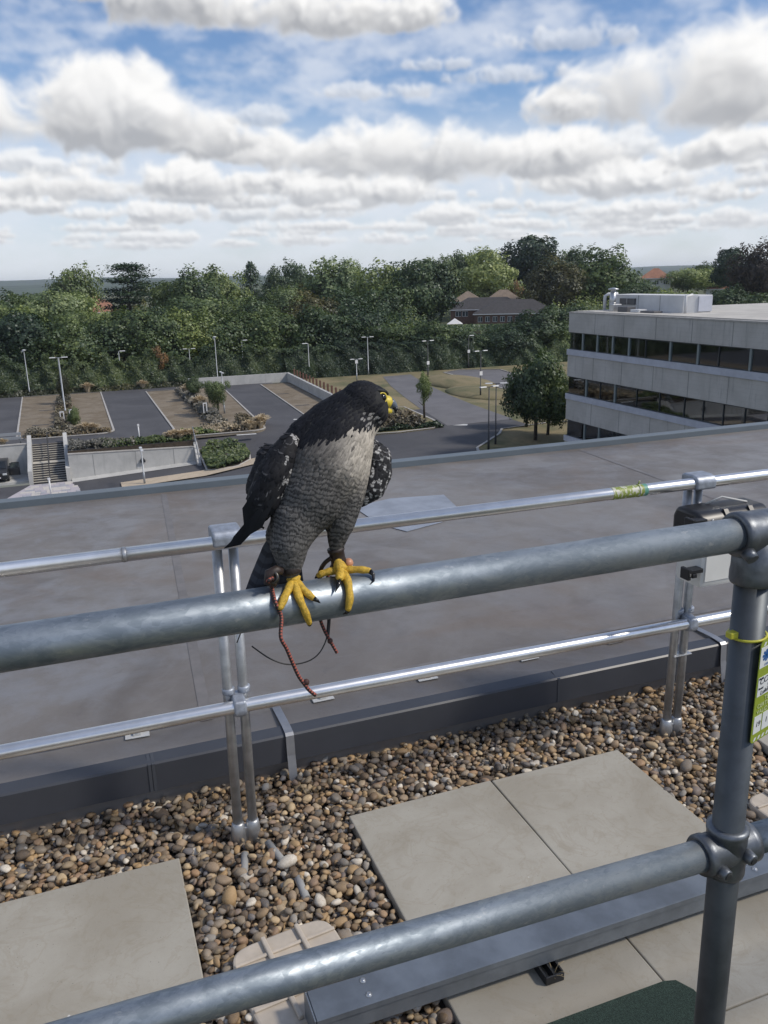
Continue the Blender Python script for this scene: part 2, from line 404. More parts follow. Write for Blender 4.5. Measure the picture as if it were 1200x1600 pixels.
mat('mat_green', (.030, .050, .036), 1., var=.55, vscale=260, bump=1., bscale=380, bdist=.004)
mat('mat_rubber', (.018, .02, .02), .8)
mat('wall_concrete_roof', (.3, .3, .29), .9, var=.1)

# ---- neighbouring flat roof (membrane deck) on the office building
roof = MB().box(-14, 30, 2.985, 7.36, -.6, .18).build('roof_deck', 'roof_membrane'); tag(roof, kind='structure')
MB().box(-14, 30, 7.362, 7.50, -.6, .238, .004).build('coping', 'coping_metal', roof)
MB().box(-14, 30, 7.501, 7.515, -2.0, .22).build('coping_drip', 'coping_metal', roof)
bwall = MB().box(-14, 30, 3.06, 7.45, -13.2, -.601).build('lower_wall', 'wall_concrete_roof', roof)
# lap joints of the membrane sheets and the repaired patch
for (x0, y0, x1, y1) in ((1.96, 5.6, 2.03, 7.3), (.32, 3.2, .37, 7.3), (4.6, 3.2, 4.65, 7.3)):
    MB().add([(x0, y0, .1825), (x1, y0, .1825), (x1 + .25, y1, .1825), (x0 + .25, y1, .1825)], [(0, 1, 2, 3)]).build('membrane_lap', 'membrane_lap', roof)
MB().add([(-3, 3.30, .1822), (9, 3.30, .1822), (9, 3.335, .1822), (-3, 3.335, .1822)], [(0, 1, 2, 3)]).build('membrane_lap', 'membrane_lap', roof)
rr = random.Random(3)
pp = [(1.98, 6.16), (2.35, 6.28), (2.80, 6.2), (2.72, 5.72), (2.45, 5.46), (2.12, 5.35), (2.0, 5.6)]
MB().prism([(x, y) for x, y in pp], .1830, .1860).build('membrane_patch', 'membrane_patch', roof)
# ---- kerb fascia between the deck and the gravel
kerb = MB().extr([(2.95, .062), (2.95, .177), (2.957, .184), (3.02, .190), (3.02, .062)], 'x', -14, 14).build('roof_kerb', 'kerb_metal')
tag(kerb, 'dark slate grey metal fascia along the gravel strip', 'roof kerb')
for x in (-.72, .08, .095, 1.90, 3.35):
    MB().extr([(2.947, .062), (2.947, .181), (3.01, .193), (3.01, .189), (2.952, .177), (2.952, .062)], 'x', x, x + .012).build('seam', 'kerb_seam', kerb)
MB().box(-14, 14, 3.021, 3.05, -.06, .06).build('recessed_upstand', 'undercut_shade', kerb)
# ---- lightning conductor with its holders
def cable(x0, x1, y, z, r, seed, amp=.004):
    q = random.Random(seed); n = int((x1 - x0) / .12)
    return MB().tube([(x0 + (x1 - x0) * i / n, y + q.uniform(-amp, amp), z + q.uniform(0, .002)) for i in range(n + 1)], r, 8)
con = cable(-4, 9, 3.205, .196, .0055, 5).build('lightning_conductor', 'conductor')
tag(con, 'thin dark conductor cable running along the edge of the membrane roof', 'cable')
clip_lab = ['pale cable holder on the roof edge left of the double aluminium post', 'pale cable holder on the roof edge just right of the hanging red cord',
            'pale cable holder on the roof edge, second to the right of the red cord', 'pale cable holder on the roof edge above the right-hand paving slab',
            'pale cable holder on the roof edge nearest the white box']
for i, x in enumerate((.06, .85, 1.35, 1.88, 2.37)):
    b = MB().box(-.048, .048, -.022, .022, 0, .005, .0015).box(-.016, .016, -.012, .012, .005, .017, .002).box(-.005, .005, -.014, .014, .017, .026)
    o = b.build('cable_holder', 'clip_white'); o.location = (x, 3.185, .184); o.rotation_euler.z = rr.uniform(-.08, .08)
    tag(o, clip_lab[i], 'cable holder', 'cable holders along the roof edge')
# flat straps that run over the kerb down into the gravel
for x, lab in ((.64, 'flat grey metal strap bent over the fascia beside the double aluminium post'), (2.84, 'flat grey metal strap bent over the fascia beside the white box post')):
    prof = [(3.20, .187), (3.02, .1945), (2.955, .1905), (2.9435, .18), (2.938, .10), (2.915, -.02), (2.905, -.05)]
    vs = []; wd_ = .017
    for (yy, zz) in prof:
        vs += [(x - wd_, yy, zz), (x + wd_, yy, zz), (x + wd_, yy - .0025, zz - .003 if zz < .18 else zz + .003), (x - wd_, yy - .0025, zz - .003 if zz < .18 else zz + .003)]
    fs = [(4 * i + k, 4 * i + (k + 1) % 4, 4 * i + 4 + (k + 1) % 4, 4 * i + 4 + k) for i in range(len(prof) - 1) for k in range(4)] + [(0, 1, 2, 3), tuple(4 * (len(prof) - 1) + k for k in (3, 2, 1, 0))]
    o = MB().add(vs, fs).build('earth_strap', 'strap_metal', recalc=True); tag(o, lab, 'metal strap', 'straps over the fascia')

# ---- paving slabs
SL = [((-.462, 2.0), (.142, 2.602), 0, 'large buff slab alone on the left of the gravel, cut by the frame edge'),
      ((.775, 2.0), (1.376, 2.602), 0, 'buff slab behind the lower tube, left one of the joined pair'),
      ((1.380, 2.0), (1.982, 2.598), 0, 'buff slab behind the lower tube, right one of the joined pair'),
      ((.775, 1.394), (1.376, 1.996), 0, 'buff slab under the steel trunking with the small black foot on it'),
      ((1.380, 1.394), (1.982, 1.996), 0, 'buff slab under the trunking beside the galvanised post'),
      ((1.380, .788), (1.982, 1.390), 0, 'buff slab at the bottom right corner below the post'),
      ((.775, .788), (1.376, 1.390), 0, 'buff slab lying under the green mat'),
      ((2.56, 1.95), (3.16, 2.55), .012, 'grey slab on the gravel at the right frame edge behind the tag')]
for (a, b_, dz, lab) in SL:
    cx, cy = (a[0] + b_[0]) / 2, (a[1] + b_[1]) / 2
    o = MB().box(a[0] - cx, b_[0] - cx, a[1] - cy, b_[1] - cy, -.042, 0, .0045).build('paving_slab', 'slab_concrete')
    o.location = (cx, cy, dz); o.rotation_euler = (rr.uniform(-.003, .003), rr.uniform(-.003, .003), rr.uniform(-.004, .004))
    if cx > 2.5: o.rotation_euler.z = -.06
    tag(o, lab, 'paving slab', 'concrete paving slabs on the roof')

# ---- gravel
bed = MB().box(-6, 6, .2, 3.02, -.2, -.052).build('gravel_bed', 'gravel_bed'); tag(bed, kind='structure')
def pebble_proto(seed, sd=2):
    q = np.random.default_rng(seed); bm = bmesh.new(); bmesh.ops.create_icosphere(bm, subdivisions=sd, radius=1)
    V = np.array([v.co[:] for v in bm.verts]); F = np.array([[v.index for v in f.verts] for f in bm.faces]); bm.free()
    for _ in range(5):          # a few random soft facets
        n = q.normal(size=3); n /= np.linalg.norm(n); d = V @ n; lim = q.uniform(.55, .85)
        V = V - np.outer(np.maximum(d - lim, 0) * .75, n)
    V = V * (1 + .07 * np.sin(V @ q.normal(size=3) * 2.4 + q.uniform(0, 6)))[:, None]
    s = np.array([q.uniform(.95, 1.25), q.uniform(.72, .95), q.uniform(.5, .75)])
    return V * s, F
PP = [pebble_proto(i) for i in range(12)]; PL = [pebble_proto(i, 1) for i in range(12)]
def rotmats(n, q):
    a = q.normal(size=(n, 4)); a /= np.linalg.norm(a, axis=1)[:, None]; w, x, y, z = a.T
    return np.stack([np.stack([1 - 2 * (y*y + z*z), 2 * (x*y - z*w), 2 * (x*z + y*w)], -1), np.stack([2 * (x*y + z*w), 1 - 2 * (x*x + z*z), 2 * (y*z - x*w)], -1),
                     np.stack([2 * (x*z - y*w), 2 * (y*z + x*w), 1 - 2 * (x*x + y*y)], -1)], 1)
q = np.random.default_rng(5)
pts = []
for lay, (sp, z0) in enumerate(((.027, -.040), (.030, -.023), (.055, -.008))):
    gx = np.arange(-2.6, 5.2, sp); gy = np.arange(.9, 3.02, sp * .87)
    X, Y = np.meshgrid(gx, gy); X = X + (np.arange(len(gy)) % 2)[:, None] * sp / 2
    P = np.stack([X.ravel(), Y.ravel()], 1) + q.uniform(-.36, .36, (X.size, 2)) * sp
    keep = np.ones(len(P), bool)
    for (a, b_, dz, lab) in SL:
        mg = .008
        keep &= ~((P[:, 0] > a[0] - mg) & (P[:, 0] < b_[0] + mg) & (P[:, 1] > a[1] - mg) & (P[:, 1] < b_[1] + mg))
    # only what the lens could see, with a margin for a step to the side
    v = np.stack([P[:, 0], P[:, 1], np.zeros(len(P)) - 1.96], 1); wz = v @ np.array(C_FW)
    sx = v @ np.array(C_RT) / wz; sy = v @ np.array(C_UP) / wz
    inn_ = (np.abs(sx) < .56) & (sy > -.72)
    keep &= inn_ | ((lay == 1) & (wz > .3))
    P = P[keep]; wz = np.where(inn_, wz, 99.)[keep]
    z = z0 + q.uniform(-.006, .006, len(P)) + .012 * np.clip((P[:, 1] - 2.62) / .3, 0, 1)
    r = np.clip(q.lognormal(math.log(.0140), .30, len(P)), .008, .031)
    pts.append(np.column_stack([P, z, r, wz]))
pts = np.vstack(pts)
rot = rotmats(len(pts), q)
# flatten tumbling: most pebbles lie on their broad side
ang = q.uniform(0, 6.283, len(pts)); tilt = q.normal(0, .45, len(pts)); ax = q.uniform(0, 6.283, len(pts))
top = pts[:, 2] > -.034
score = np.where(top, pts[:, 3] / pts[:, 4], 0); 
single = np.argsort(-score)[:300]; smask = np.zeros(len(pts), bool); smask[single] = True
protos = []
for i, (V, F) in enumerate(PP):
    me = bpy.data.meshes.new('pebble'); me.from_pydata([tuple(v) for v in V], [], [tuple(f) for f in F]); me.polygons.foreach_set('use_smooth', [True] * len(F))
    me.materials.append(MATS['pebble_single']); protos.append(me)
def peb_matrix(i):
    return Matrix.Rotation(ang[i], 4, 'Z') @ Matrix.Rotation(tilt[i], 4, Vector((math.cos(ax[i]), math.sin(ax[i]), 0)))
for i in single:
    o = bpy.data.objects.new('pebble', protos[i % 12]); COL.objects.link(o); o.parent = bed
    o.matrix_local = Matrix.Translation(Vector(pts[i, :3])) @ peb_matrix(i) @ Matrix.Scale(pts[i, 3], 4)
idx = np.where(~smask)[0]; VV = []; FF = []; nb = 0
for i in idx:
    V, F = (PP if pts[i, 4] < 90 else PL)[i % 12]; m3 = np.array(peb_matrix(i).to_3x3())
    VV.append(V @ m3.T * pts[i, 3] + pts[i, :3]); FF.append(F + nb); nb += len(V)
o = np_mesh('loose_pebbles', np.vstack(VV), np.vstack(FF), 'pebble_mass', bed, True); tag(o, kind='stuff')
# dry stalks among the stones
def stalk(name, base, n, h, seed, lab):
    qq = random.Random(seed); b = MB()
    for k in range(n):
        a = qq.uniform(0, 6.28); l = h * qq.uniform(.5, 1.1); p = Vector(base); pts_ = [p.copy()]
        for j in range(5):
            p = p + Vector((math.cos(a) * l * .13, math.sin(a) * l * .13, l * .2 * (1 - j * .23))); a += qq.uniform(-.5, .5); pts_.append(p.copy())
        b.tube(pts_, [.0014, .0013, .0012, .001, .0008, .0005], 5)
    o = b.build(name, 'dry_stalk'); tag(o, lab, 'weed', 'dry weeds'); return o
stalk('dry_weed', (1.93, 2.86, -.01), 6, .10, 1, 'dry straw-coloured weed growing by the fascia above the right-hand slab')
stalk('dry_weed', (.66, 2.80, -.01), 5, .09, 2, 'dry weed strands in the gravel beside the bent grey strap')
stalk('dry_weed', (.25, 2.86, -.01), 5, .10, 4, 'thin dry weed strands by the fascia left of the double post')
stalk('dry_weed', (1.09, 1.66, .0), 6, .07, 3, 'wisp of dry straw lying on the slab in front of the trunking')
stalk('dry_weed', (.30, 2.72, -.01), 4, .09, 6, 'dry twig on the stones left of the double post')

# ---- aluminium guardrail behind
g = empty('aluminium_guardrail', (0, 2.6, 0)); tag(g, 'bright aluminium guardrail with double-tube posts standing in the gravel', 'guardrail')
def sub(o, par): o.parent = par; return o
RZ, MZ = 1.145, .545
tr = MB().tube([(-6, 0, RZ + .012), (.07, 0, RZ)], .0235, 20).tube([(.073, 0, RZ), (2.5, 0, RZ - .008), (9, 0, RZ - .03)], .0235, 20).build('top_rail', 'aluminium', g)
MB().lathe([(.0242, 0), (.0245, .001), (.0245, .010), (.0242, .011)], (.067, 0, RZ), 'x', 20).build('joint_ring', 'alu_dull', tr)
MB().tube([(-6, 0, MZ + .01), (.39, 0, MZ), (2.3, 0, MZ - .02), (9, 0, MZ - .06)], .0235, 20).build('middle_rail', 'aluminium', g)
for k, (px, lean, pz) in enumerate(((.395, -.006, 0.), (2.315, -.018, -.02))):
    post = MB()
    for sx in (-.027, .027):
        post.tube([(px + sx + lean, .045, -.03), (px + sx, .045, RZ + pz + .005)], .0175, 16)
    post = post.build('post', 'alu_dull', g)
    # cap: cast head gripping the top rail
    cap = MB().extr([(-.034, -.02), (-.034, .014), (-.024, .030), (.0, .036), (.05, .036), (.068, .03), (.068, -.022), (.03, -.03)], 'x', -.048, .048)
    cap = cap.build('rail_head', 'alu_cast', post, recalc=True); cap.location = (px, 0, RZ + pz + .012)
    bv = cap.modifiers.new('bevel', 'BEVEL'); bv.width = .008; bv.segments = 3; bv.limit_method = 'ANGLE'
    cl = MB().extr([(-.033, -.012), (-.026, .028), (.02, .034), (.066, .032), (.066, -.032), (.0, -.034), (-.026, -.028)], 'x', -.022, .022)
    cl = cl.build('rail_clamp', 'alu_cast', post, recalc=True); cl.location = (px, 0, MZ + pz)
    bv = cl.modifiers.new('bevel', 'BEVEL'); bv.width = .008; bv.segments = 3; bv.limit_method = 'ANGLE'
    for sx in (-.027, .027):
        MB().lathe([(.0178, 0), (.0225, .004), (.0225, .022), (.0178, .026)], (px + sx, .045, MZ + pz + .03), 'z', 16).build('collar', 'alu_cast', post)
    ft = MB()
    for sx in (-.027, .027): ft.lathe([(.028, -.06), (.027, .02), (.0235, .05), (.0178, .056)], (px + sx + lean, .045, 0), 'z', 16)
    ft.box(px + lean - .027, px + lean + .027, .032, .058, -.05, .035, .004).build('foot', 'alu_dull', post)
    if k == 0:
        for (xa, ya, xb, yb) in ((-.03, -.05, -.055, -.16), (.06, -.02, .10, -.17), (.115, -.24, .12, -.34)):
            MB().tube([(px + xa, ya, -.014), (px + xb, yb, -.022)], .0135, 10).build('ballast_bar', 'wall_concrete_roof', post)
    else:
        for zz in (.36, .80):
            MB().box(px - .047, px + .047, .024, .066, zz, zz + .006, .002).build('cable_tie', 'alu_dull', post)
# green inspection label wrapped round the top rail
def band_extra(t, v, c, b):
    x, y, z = t.xyz(v)
    n = t.noise(t.vmath('MULTIPLY', v, (60, 30, 30)), 1.2, 3, .6)
    c = t.mix(t.step(n, .50, .56), (.22, .27, .05), (.50, .50, .42))
    return t.mix(t.step(x, .055, .060), c, (.10, .28, .22))
mat('label_green', (.4, .48, .06), .5, extra=band_extra)
lb = MB().tube([(-.085, 0, 0), (.075, 0, -.0005)], .0243, 20, False).tube([(.035, 0, 0), (.043, 0, 0)], .0258, 20).build('rail_label', 'label_green'); lb.location = (1.965, 2.6, RZ - .006)
MB().tube([(.04, 0, .02), (.046, -.002, .04)], .003, 6).build('tie_tail', 'label_green', lb)
tag(lb, 'green and white inspection label wrapped round the aluminium top rail', 'label')

# ---- white box with black lid hung on the right-hand post
bx = empty('storage_box', (2.315, 2.475, .755)); tag(bx, 'white plastic box with black lid and latches hung on the right aluminium post', 'box')
wb = MB().box(-.125, .19, -.05, .10, .0, .20, .022).build('box_body', 'white_plastic', bx); smooth_by_angle(wb)
MB().box(-.105, .17, -.054, -.049, .03, .19, .002).build('front_panel', 'white_plastic', bx)
lid = MB().extr([(-.062, .20), (-.066, .228), (-.05, .28), (-.02, .31), (.10, .31), (.12, .27), (.12, .20)], 'x', -.14, .20).build('lid', 'black_plastic', bx, recalc=True)
bv = lid.modifiers.new('bevel', 'BEVEL'); bv.width = .018; bv.segments = 3; bv.limit_method = 'ANGLE'; smooth_by_angle(lid, 50)
for sx in (-.02, .10): MB().extr([(-.067, .218), (-.069, .230), (-.052, .285), (-.03, .313), (-.02, .311), (-.048, .27), (-.063, .218)], 'x', sx, sx + .02).build('lid_rib', 'black_plastic', bx, recalc=True)
for zz in (.275, .075):
    lt = MB().box(-.185, -.12, -.06, -.02, zz, zz + .018, .003).box(-.195, -.18, -.064, -.016, zz - .022, zz + .024, .003).box(-.172, -.15, -.062, -.02, zz - .016, zz + .0, .002).build('latch', 'black_plastic', bx)
    MB().box(-.189, -.184, -.067, -.063, zz - .004, zz + .006).build('latch_pin', 'screw', lt)
MB().lathe([(.006, 0), (.006, -.004), (.003, -.005)], (-.10, -.062, .285), 'y', 10).build('screw', 'screw', bx)
MB().tube([(-.02, .07, .31), (.04, .05, .337), (.14, .02, .313)], .004, 8).build('cord', 'clip_white', bx)

# ---- steel trunking lying on the slabs
ty0, ty1 = 1.685, 1.785
tray = empty('steel_trunking', (0.39, 1.735, 0)); tag(tray, 'grey galvanised steel cable trunking lying across the slabs', 'trunking')
def rel(o): o.location = (o.location.x - .39, o.location.y - 1.735, o.location.z); return o
bdy = rel(MB().box(.39, 4.5, ty0, ty1, .030, .0955, .0015).build('channel', 'tray_steel', tray))
rel(MB().box(.392, 4.5, ty0 - .0025, ty1 + .0025, .0958, .0985, .001).box(.392, 4.5, ty0 - .0045, ty0 - .0022, .082, .0985).box(.392, 4.5, ty1 + .0022, ty1 + .0045, .082, .0985).build('cover', 'tray_steel', tray))
rel(MB().box(.384, .3885, ty0 - .006, ty1 + .006, .012, .104, .0015).build('end_plate', 'tray_steel', tray))
for sx, sy in ((.545, 1.762), (.545, 1.712), (1.86, 1.745), (1.865, 1.71)):
    s_ = rel(MB().lathe([(.0095, 0), (.0095, .0012), (.006, .0028), (.006, .0042), (.003, .0043)], (sx, sy, .0986), 'z', 14).build('screw', 'screw', tray))
    MB().box(sx - .39 - .0045, sx - .39 + .0045, sy - 1.735 - .0008, sy - 1.735 + .0008, .1028, .1034).build('slot', 'black_rubber', s_)
rel(MB().box(.62, .79, ty1 - .001, ty1 + .004, .0986, .101).build('tape_strip', 'clip_white', tray))
# black plastic spacer under it
sp_ = MB().box(-.03, .03, -.05, -.044, 0, .028, .002).box(-.03, -.025, -.044, .05, 0, .028).box(.025, .03, -.044, .05, 0, .028).box(-.003, .003, -.044, .05, 0, .028).box(-.03, .03, .044, .05, 0, .028).build('spacer_foot', 'black_plastic')
sp_.location = (1.085, 1.69, .001); tag(sp_, 'small black plastic spacer poking out from under the trunking', 'spacer')

# ---- beige plastic support feet in the gravel
def support(loc, rz, lab):
    t_ = empty('support_foot', loc, rz); tag(t_, lab, 'support foot', 'beige plastic support feet')
    n = 40; poly = []
    for k in range(n):
        a = 2 * math.pi * k / n; c, s_ = math.cos(a), math.sin(a)
        poly.append((.165 * math.copysign(abs(c) ** .35, c), .17 * math.copysign(abs(s_) ** .35, s_)))
    p = MB().prism(poly, -.05, .012); p = p.build('base_plate', 'beige_plastic', t_)
    bv = p.modifiers.new('bevel', 'BEVEL'); bv.width = .008; bv.segments = 2; bv.limit_method = 'ANGLE'
    for yy in (-.075, .02, .10):
        MB().box(-.16, .16, yy - .006, yy + .006, .0125, .020, .003).build('rib', 'beige_plastic', t_)
    MB().box(-.06, -.045, -.16, .165, .0125, .026, .004).box(.05, .065, -.16, .165, .0125, .026, .004).build('rib', 'beige_plastic', t_)
    for xx in (-.017, .012):
        MB().extr([(-.02, .012), (-.02, .060), (-.008, .072), (.012, .065), (.02, .012)], 'x', xx, xx + .009).build('lug', 'grey_plastic', t_, recalc=True)
    return t_
support((.405, 1.945, .0), .12, 'beige plastic support foot in the gravel at the left end of the trunking')
support((2.37, 1.95, .002), .05, 'beige plastic support foot half hidden behind the galvanised post')

# ---- green rubber mat bottom right
mt = empty('anti_slip_mat', (1.23, 1.36, .0)); tag(mt, 'dark green coarse mat on the slabs at the bottom edge', 'mat')
poly = [(-.62, -.5), (.16, -.5), (.19, -.47), (.19, .10), (.165, .145), (.13, .155), (-.62, .155)]
m1 = MB().prism(poly, .012, .024).build('mat_surface', 'mat_green', mt); MB().prism([(x * 1.012 if x > 0 else x, y + (.004 if y > 0 else 0)) for x, y in poly], .0015, .0118).build('mat_backing', 'mat_rubber', mt)

# ---- galvanised guardrail in front, the perch
gr = empty('tube_guardrail', (.88, .87, 0)); tag(gr, 'thick galvanised steel tube railing with clamp fittings that the falcon perches on', 'guardrail')
UZ, LZ, TR = 1.602, 1.085, .02415
X0 = .88
MB().tube([(-2.6, 0, UZ + .002), (-.9, 0, UZ + .001), (-.02, 0, UZ)], TR, 48).build('top_rail', 'galvanised', gr)
MB().tube([(.045, 0, UZ), (2.5, 0, UZ)], TR, 32).build('top_rail', 'galvanised', gr)
MB().tube([(-2.6, 0, LZ + .022), (-.9, 0, LZ + .006), (-.035, 0, LZ - .012)], TR, 48).build('middle_rail', 'galvanised', gr)
MB().tube([(.05, 0, LZ - .012), (2.5, 0, LZ - .02)], TR, 32).build('middle_rail', 'galvanised', gr)
MB().tube([(0.012, 0, .0), (.0, 0, UZ - .05)], TR, 40).build('post', 'galv_post', gr)
MB().lathe([(.05, 0), (.05, .008), (.034, .012), (.032, .05), (.025, .052)], (.012, 0, .0), 'z', 32).build('base_flange', 'galv_fitting', gr)
f1 = MB().lathe([(.0255, -.041), (.0305, -.041), (.0325, -.037), (.0325, -.026), (.0312, -.020), (.0312, .05), (.0325, .055), (.0325, .064), (.0255, .066)], (.0, 0, UZ), 'x', 40)
f1.lathe([(.0255, -.076), (.0305, -.076), (.0318, -.072), (.0318, -.060), (.0308, -.052), (.0305, .0)], (0, 0, UZ), 'z', 40).build('fitting', 'galv_fitting', gr)
f2 = MB().lathe([(.0255, -.050), (.0305, -.050), (.0328, -.046), (.0328, -.036), (.0308, -.030), (.0315, .0), (.0308, .035), (.0325, .04), (.0325, .05), (.0255, .052)], (0, 0, LZ - .012), 'x', 40)
f2.lathe([(.0255, -.043), (.0300, -.043), (.0315, -.038), (.0312, .03), (.0325, .034), (.0325, .042), (.0255, .044)], (.003, 0, LZ - .012), 'z', 40)
f2 = f2.build('fitting', 'galv_fitting', gr)
for (sx, sz) in ((-.030, -.010), (.018, .004)):
    p0 = Vector((sx, -.022, LZ - .012 + sz)); dv = Vector((.05, -.9, -.12)).normalized()
    bs = MB().tube([p0, p0 + dv * .019, p0 + dv * .021], [.0115, .0098, .0085], 18)
    bs = bs.build('set_screw_boss', 'galv_fitting', f2)
    MB().tube([p0 + dv * .0205, p0 + dv * .0225], [.0062, .0062], 6).build('set_screw', 'mat_rubber', f2)
for dxx in (-.034,): MB().tube([(dxx - .004, -.024, UZ - .018), (dxx - .004, -.036, UZ - .026)], [.010, .0085], 16).build('set_screw_boss', 'galv_fitting', gr)

# ---- inspection tag on the post
tg = empty('inspection_tag', (.912, .842, 1.365)); tag(tg, 'green and white inspection tag cable-tied to the galvanised post', 'tag')
mat('tag_green', (.25, .32, .03), .5); mat('tag_white', (.66, .68, .68), .4); mat('tag_blue', (.02, .10, .30), .4); mat('tag_ink', (.02, .025, .04), .5); mat('tag_pale', (.55, .62, .35), .4)
mat('tie_yellow', (.50, .48, .05), .4)
TW, TH = .095, .172
tilt_m = Matrix.Rotation(R(3), 4, 'Y')
def flat(name, x0, x1, z0, z1, m, d, par=None, bev=0.):
    o = MB().box(x0, x1, -d - .0004, -d, z0, z1).build(name, m, par or tg); return o
n = 6; rad = .007; poly = []
for (cx, cz, a0) in ((TW - rad, TH / 2 - rad, 0), (rad, TH / 2 - rad, 90), (rad, -TH / 2 + rad, 180), (TW - rad, -TH / 2 + rad, 270)):
    for k in range(n + 1):
        a = R(a0 + 90 * k / n); poly.append((cx + rad * math.cos(a), cz + rad * math.sin(a)))
card = MB(); nn = len(poly)
card.add([(x, 0, z) for x, z in poly] + [(x, -.0012, z) for x, z in poly], [tuple(range(nn)), tuple(range(2 * nn - 1, nn - 1, -1))] + [(i, nn + i, nn + (i + 1) % nn, (i + 1) % nn) for i in range(nn)])
card = card.build('card', 'tag_green', tg)
S = -.0013
flat('logo_panel', .0008, TW - .0008, .042, .076, 'tag_white', .0013)
flat('entry_panel', .0025, TW - .003, -.006, .026, 'tag_white', .0013)
for i in range(3): flat('date_box', .003 + i * .0215, .0215 + i * .0215 + (.012 if i == 2 else 0), -.070, -.040, 'tag_white', .0013)
st = MB()
for zz in (.0775, -.0835):
    for k in range(8):
        x = .006 + k * .0105; st.add([(x, -.0014, zz), (x + .005, -.0014, zz), (x + .008, -.0014, zz + .0055), (x + .003, -.0014, zz + .0055)], [(0, 1, 2, 3)])
st.build('hazard_stripes', 'tag_white', tg)['kind'] = 'stuff'
fl = MB()
for k in range(8):
    a = 2 * math.pi * k / 8; c = Vector((.015, -.0019, .061)); d_ = Vector((math.cos(a), 0, math.sin(a))); e_ = Vector((-math.sin(a), 0, math.cos(a)))
    fl.add([c + e_ * .0008, c + d_ * .0085 + e_ * .0026, c + d_ * .0102, c + d_ * .0085 - e_ * .0026, c - e_ * .0008], [(0, 1, 2, 3, 4)])
fl.build('flower_logo', 'tag_blue', tg)
def text(body, x, z, size, m, shear=0., rot=0., bold=0.):
    cu = bpy.data.curves.new('lettering', 'FONT'); cu.body = body; cu.size = size; cu.shear = shear; cu.extrude = .0001; cu.offset = bold
    o = bpy.data.objects.new('lettering', cu); COL.objects.link(o); bpy.context.view_layer.update()
    me = bpy.data.meshes.new_from_object(o.evaluated_get(bpy.context.evaluated_depsgraph_get())); bpy.data.objects.remove(o)
    me.materials.clear(); me.materials.append(MATS[m])
    o = bpy.data.objects.new('lettering', me); COL.objects.link(o); o.parent = tg
    o.location = (x, -.0021, z); o.rotation_euler = (R(90), -rot, 0); return o
text('PTS', .030, .057, .020, 'tag_blue', .15, 0., .0004)
text('CERTIFIED', .012, .0445, .005, 'tag_blue'); text('CCDD-SNR', .006, .0135, .0135, 'tag_ink', .2, .10); text('5 users', .026, .0035, .0105, 'tag_ink', .2, .10)
text('Luke R', .010, -.0045, .0105, 'tag_ink', .2, .10); text('Serial', .004, .0225, .0045, 'tag_ink', 0, 0, .0003); text('Tested', .004, .0058, .0042, 'tag_ink', 0, 0, .0003)
text('TEST', .022, -.0165, .010, 'tag_pale'); text('CERTIFICATE', .006, -.0265, .010, 'tag_pale'); text('VALID UNTIL', .006, -.0365, .010, 'tag_pale')
text('19', .007, -.059, .012, 'tag_ink', .2, .05); text('1', .031, -.059, .012, 'tag_ink', .2, .05); text('19', .051, -.059, .012, 'tag_ink', .2, .05)
tg.rotation_euler = (R(2), R(-3), R(14)); tg.location = (.876, .838, 1.362)
ti = empty('cable_tie', (.882, .87, 1.448)); tag(ti, 'yellow cable tie round the galvanised post holding the tag', 'cable tie')
MB().tube([(.0262 * math.cos(a), .0262 * math.sin(a), .002 * math.cos(a) - .004) for a in [2 * math.pi * k / 24 for k in range(25)]], .0022, 6).build('band', 'tie_yellow', ti)
MB().box(-.038, -.024, -.008, .004, -.004, .006, .0015).build('tie_head', 'tie_yellow', ti)
MB().tube([(.018, -.026, -.004), (.035, -.034, -.004), (.06, -.036, .002)], .0022, 6).build('tie_tail', 'tie_yellow', ti)
# ================================================================== FALCON
BO = Vector((.2359, .8703, 1.6275)); BK = .955 / 1290
# bird frame: across, up and towards the viewer; units of 0.74 mm measured from the perch
E1, E2, E3 = C_RT, C_UP, -C_FW
def BF(x, y, z=0., shear=.35):
    return E1 * ((x - 500) * BK) - E2 * ((y - 905) * BK) + E3 * ((z - shear * (x - 500)) * BK)
bird = empty('falcon', BO); tag(bird, 'peregrine falcon with slate hood and yellow feet perched on the galvanised rail', 'bird')
e1n, e2n, e3n = (np.array(v) for v in (E1, E2, E3))
def inv_frame(P):
    """bird-frame coordinates of local points (n,3)"""
    x = P @ e1n / BK + 500; y = 905 - P @ e2n / BK; z = P @ e3n / BK + .35 * (x - 500); return x, y, z
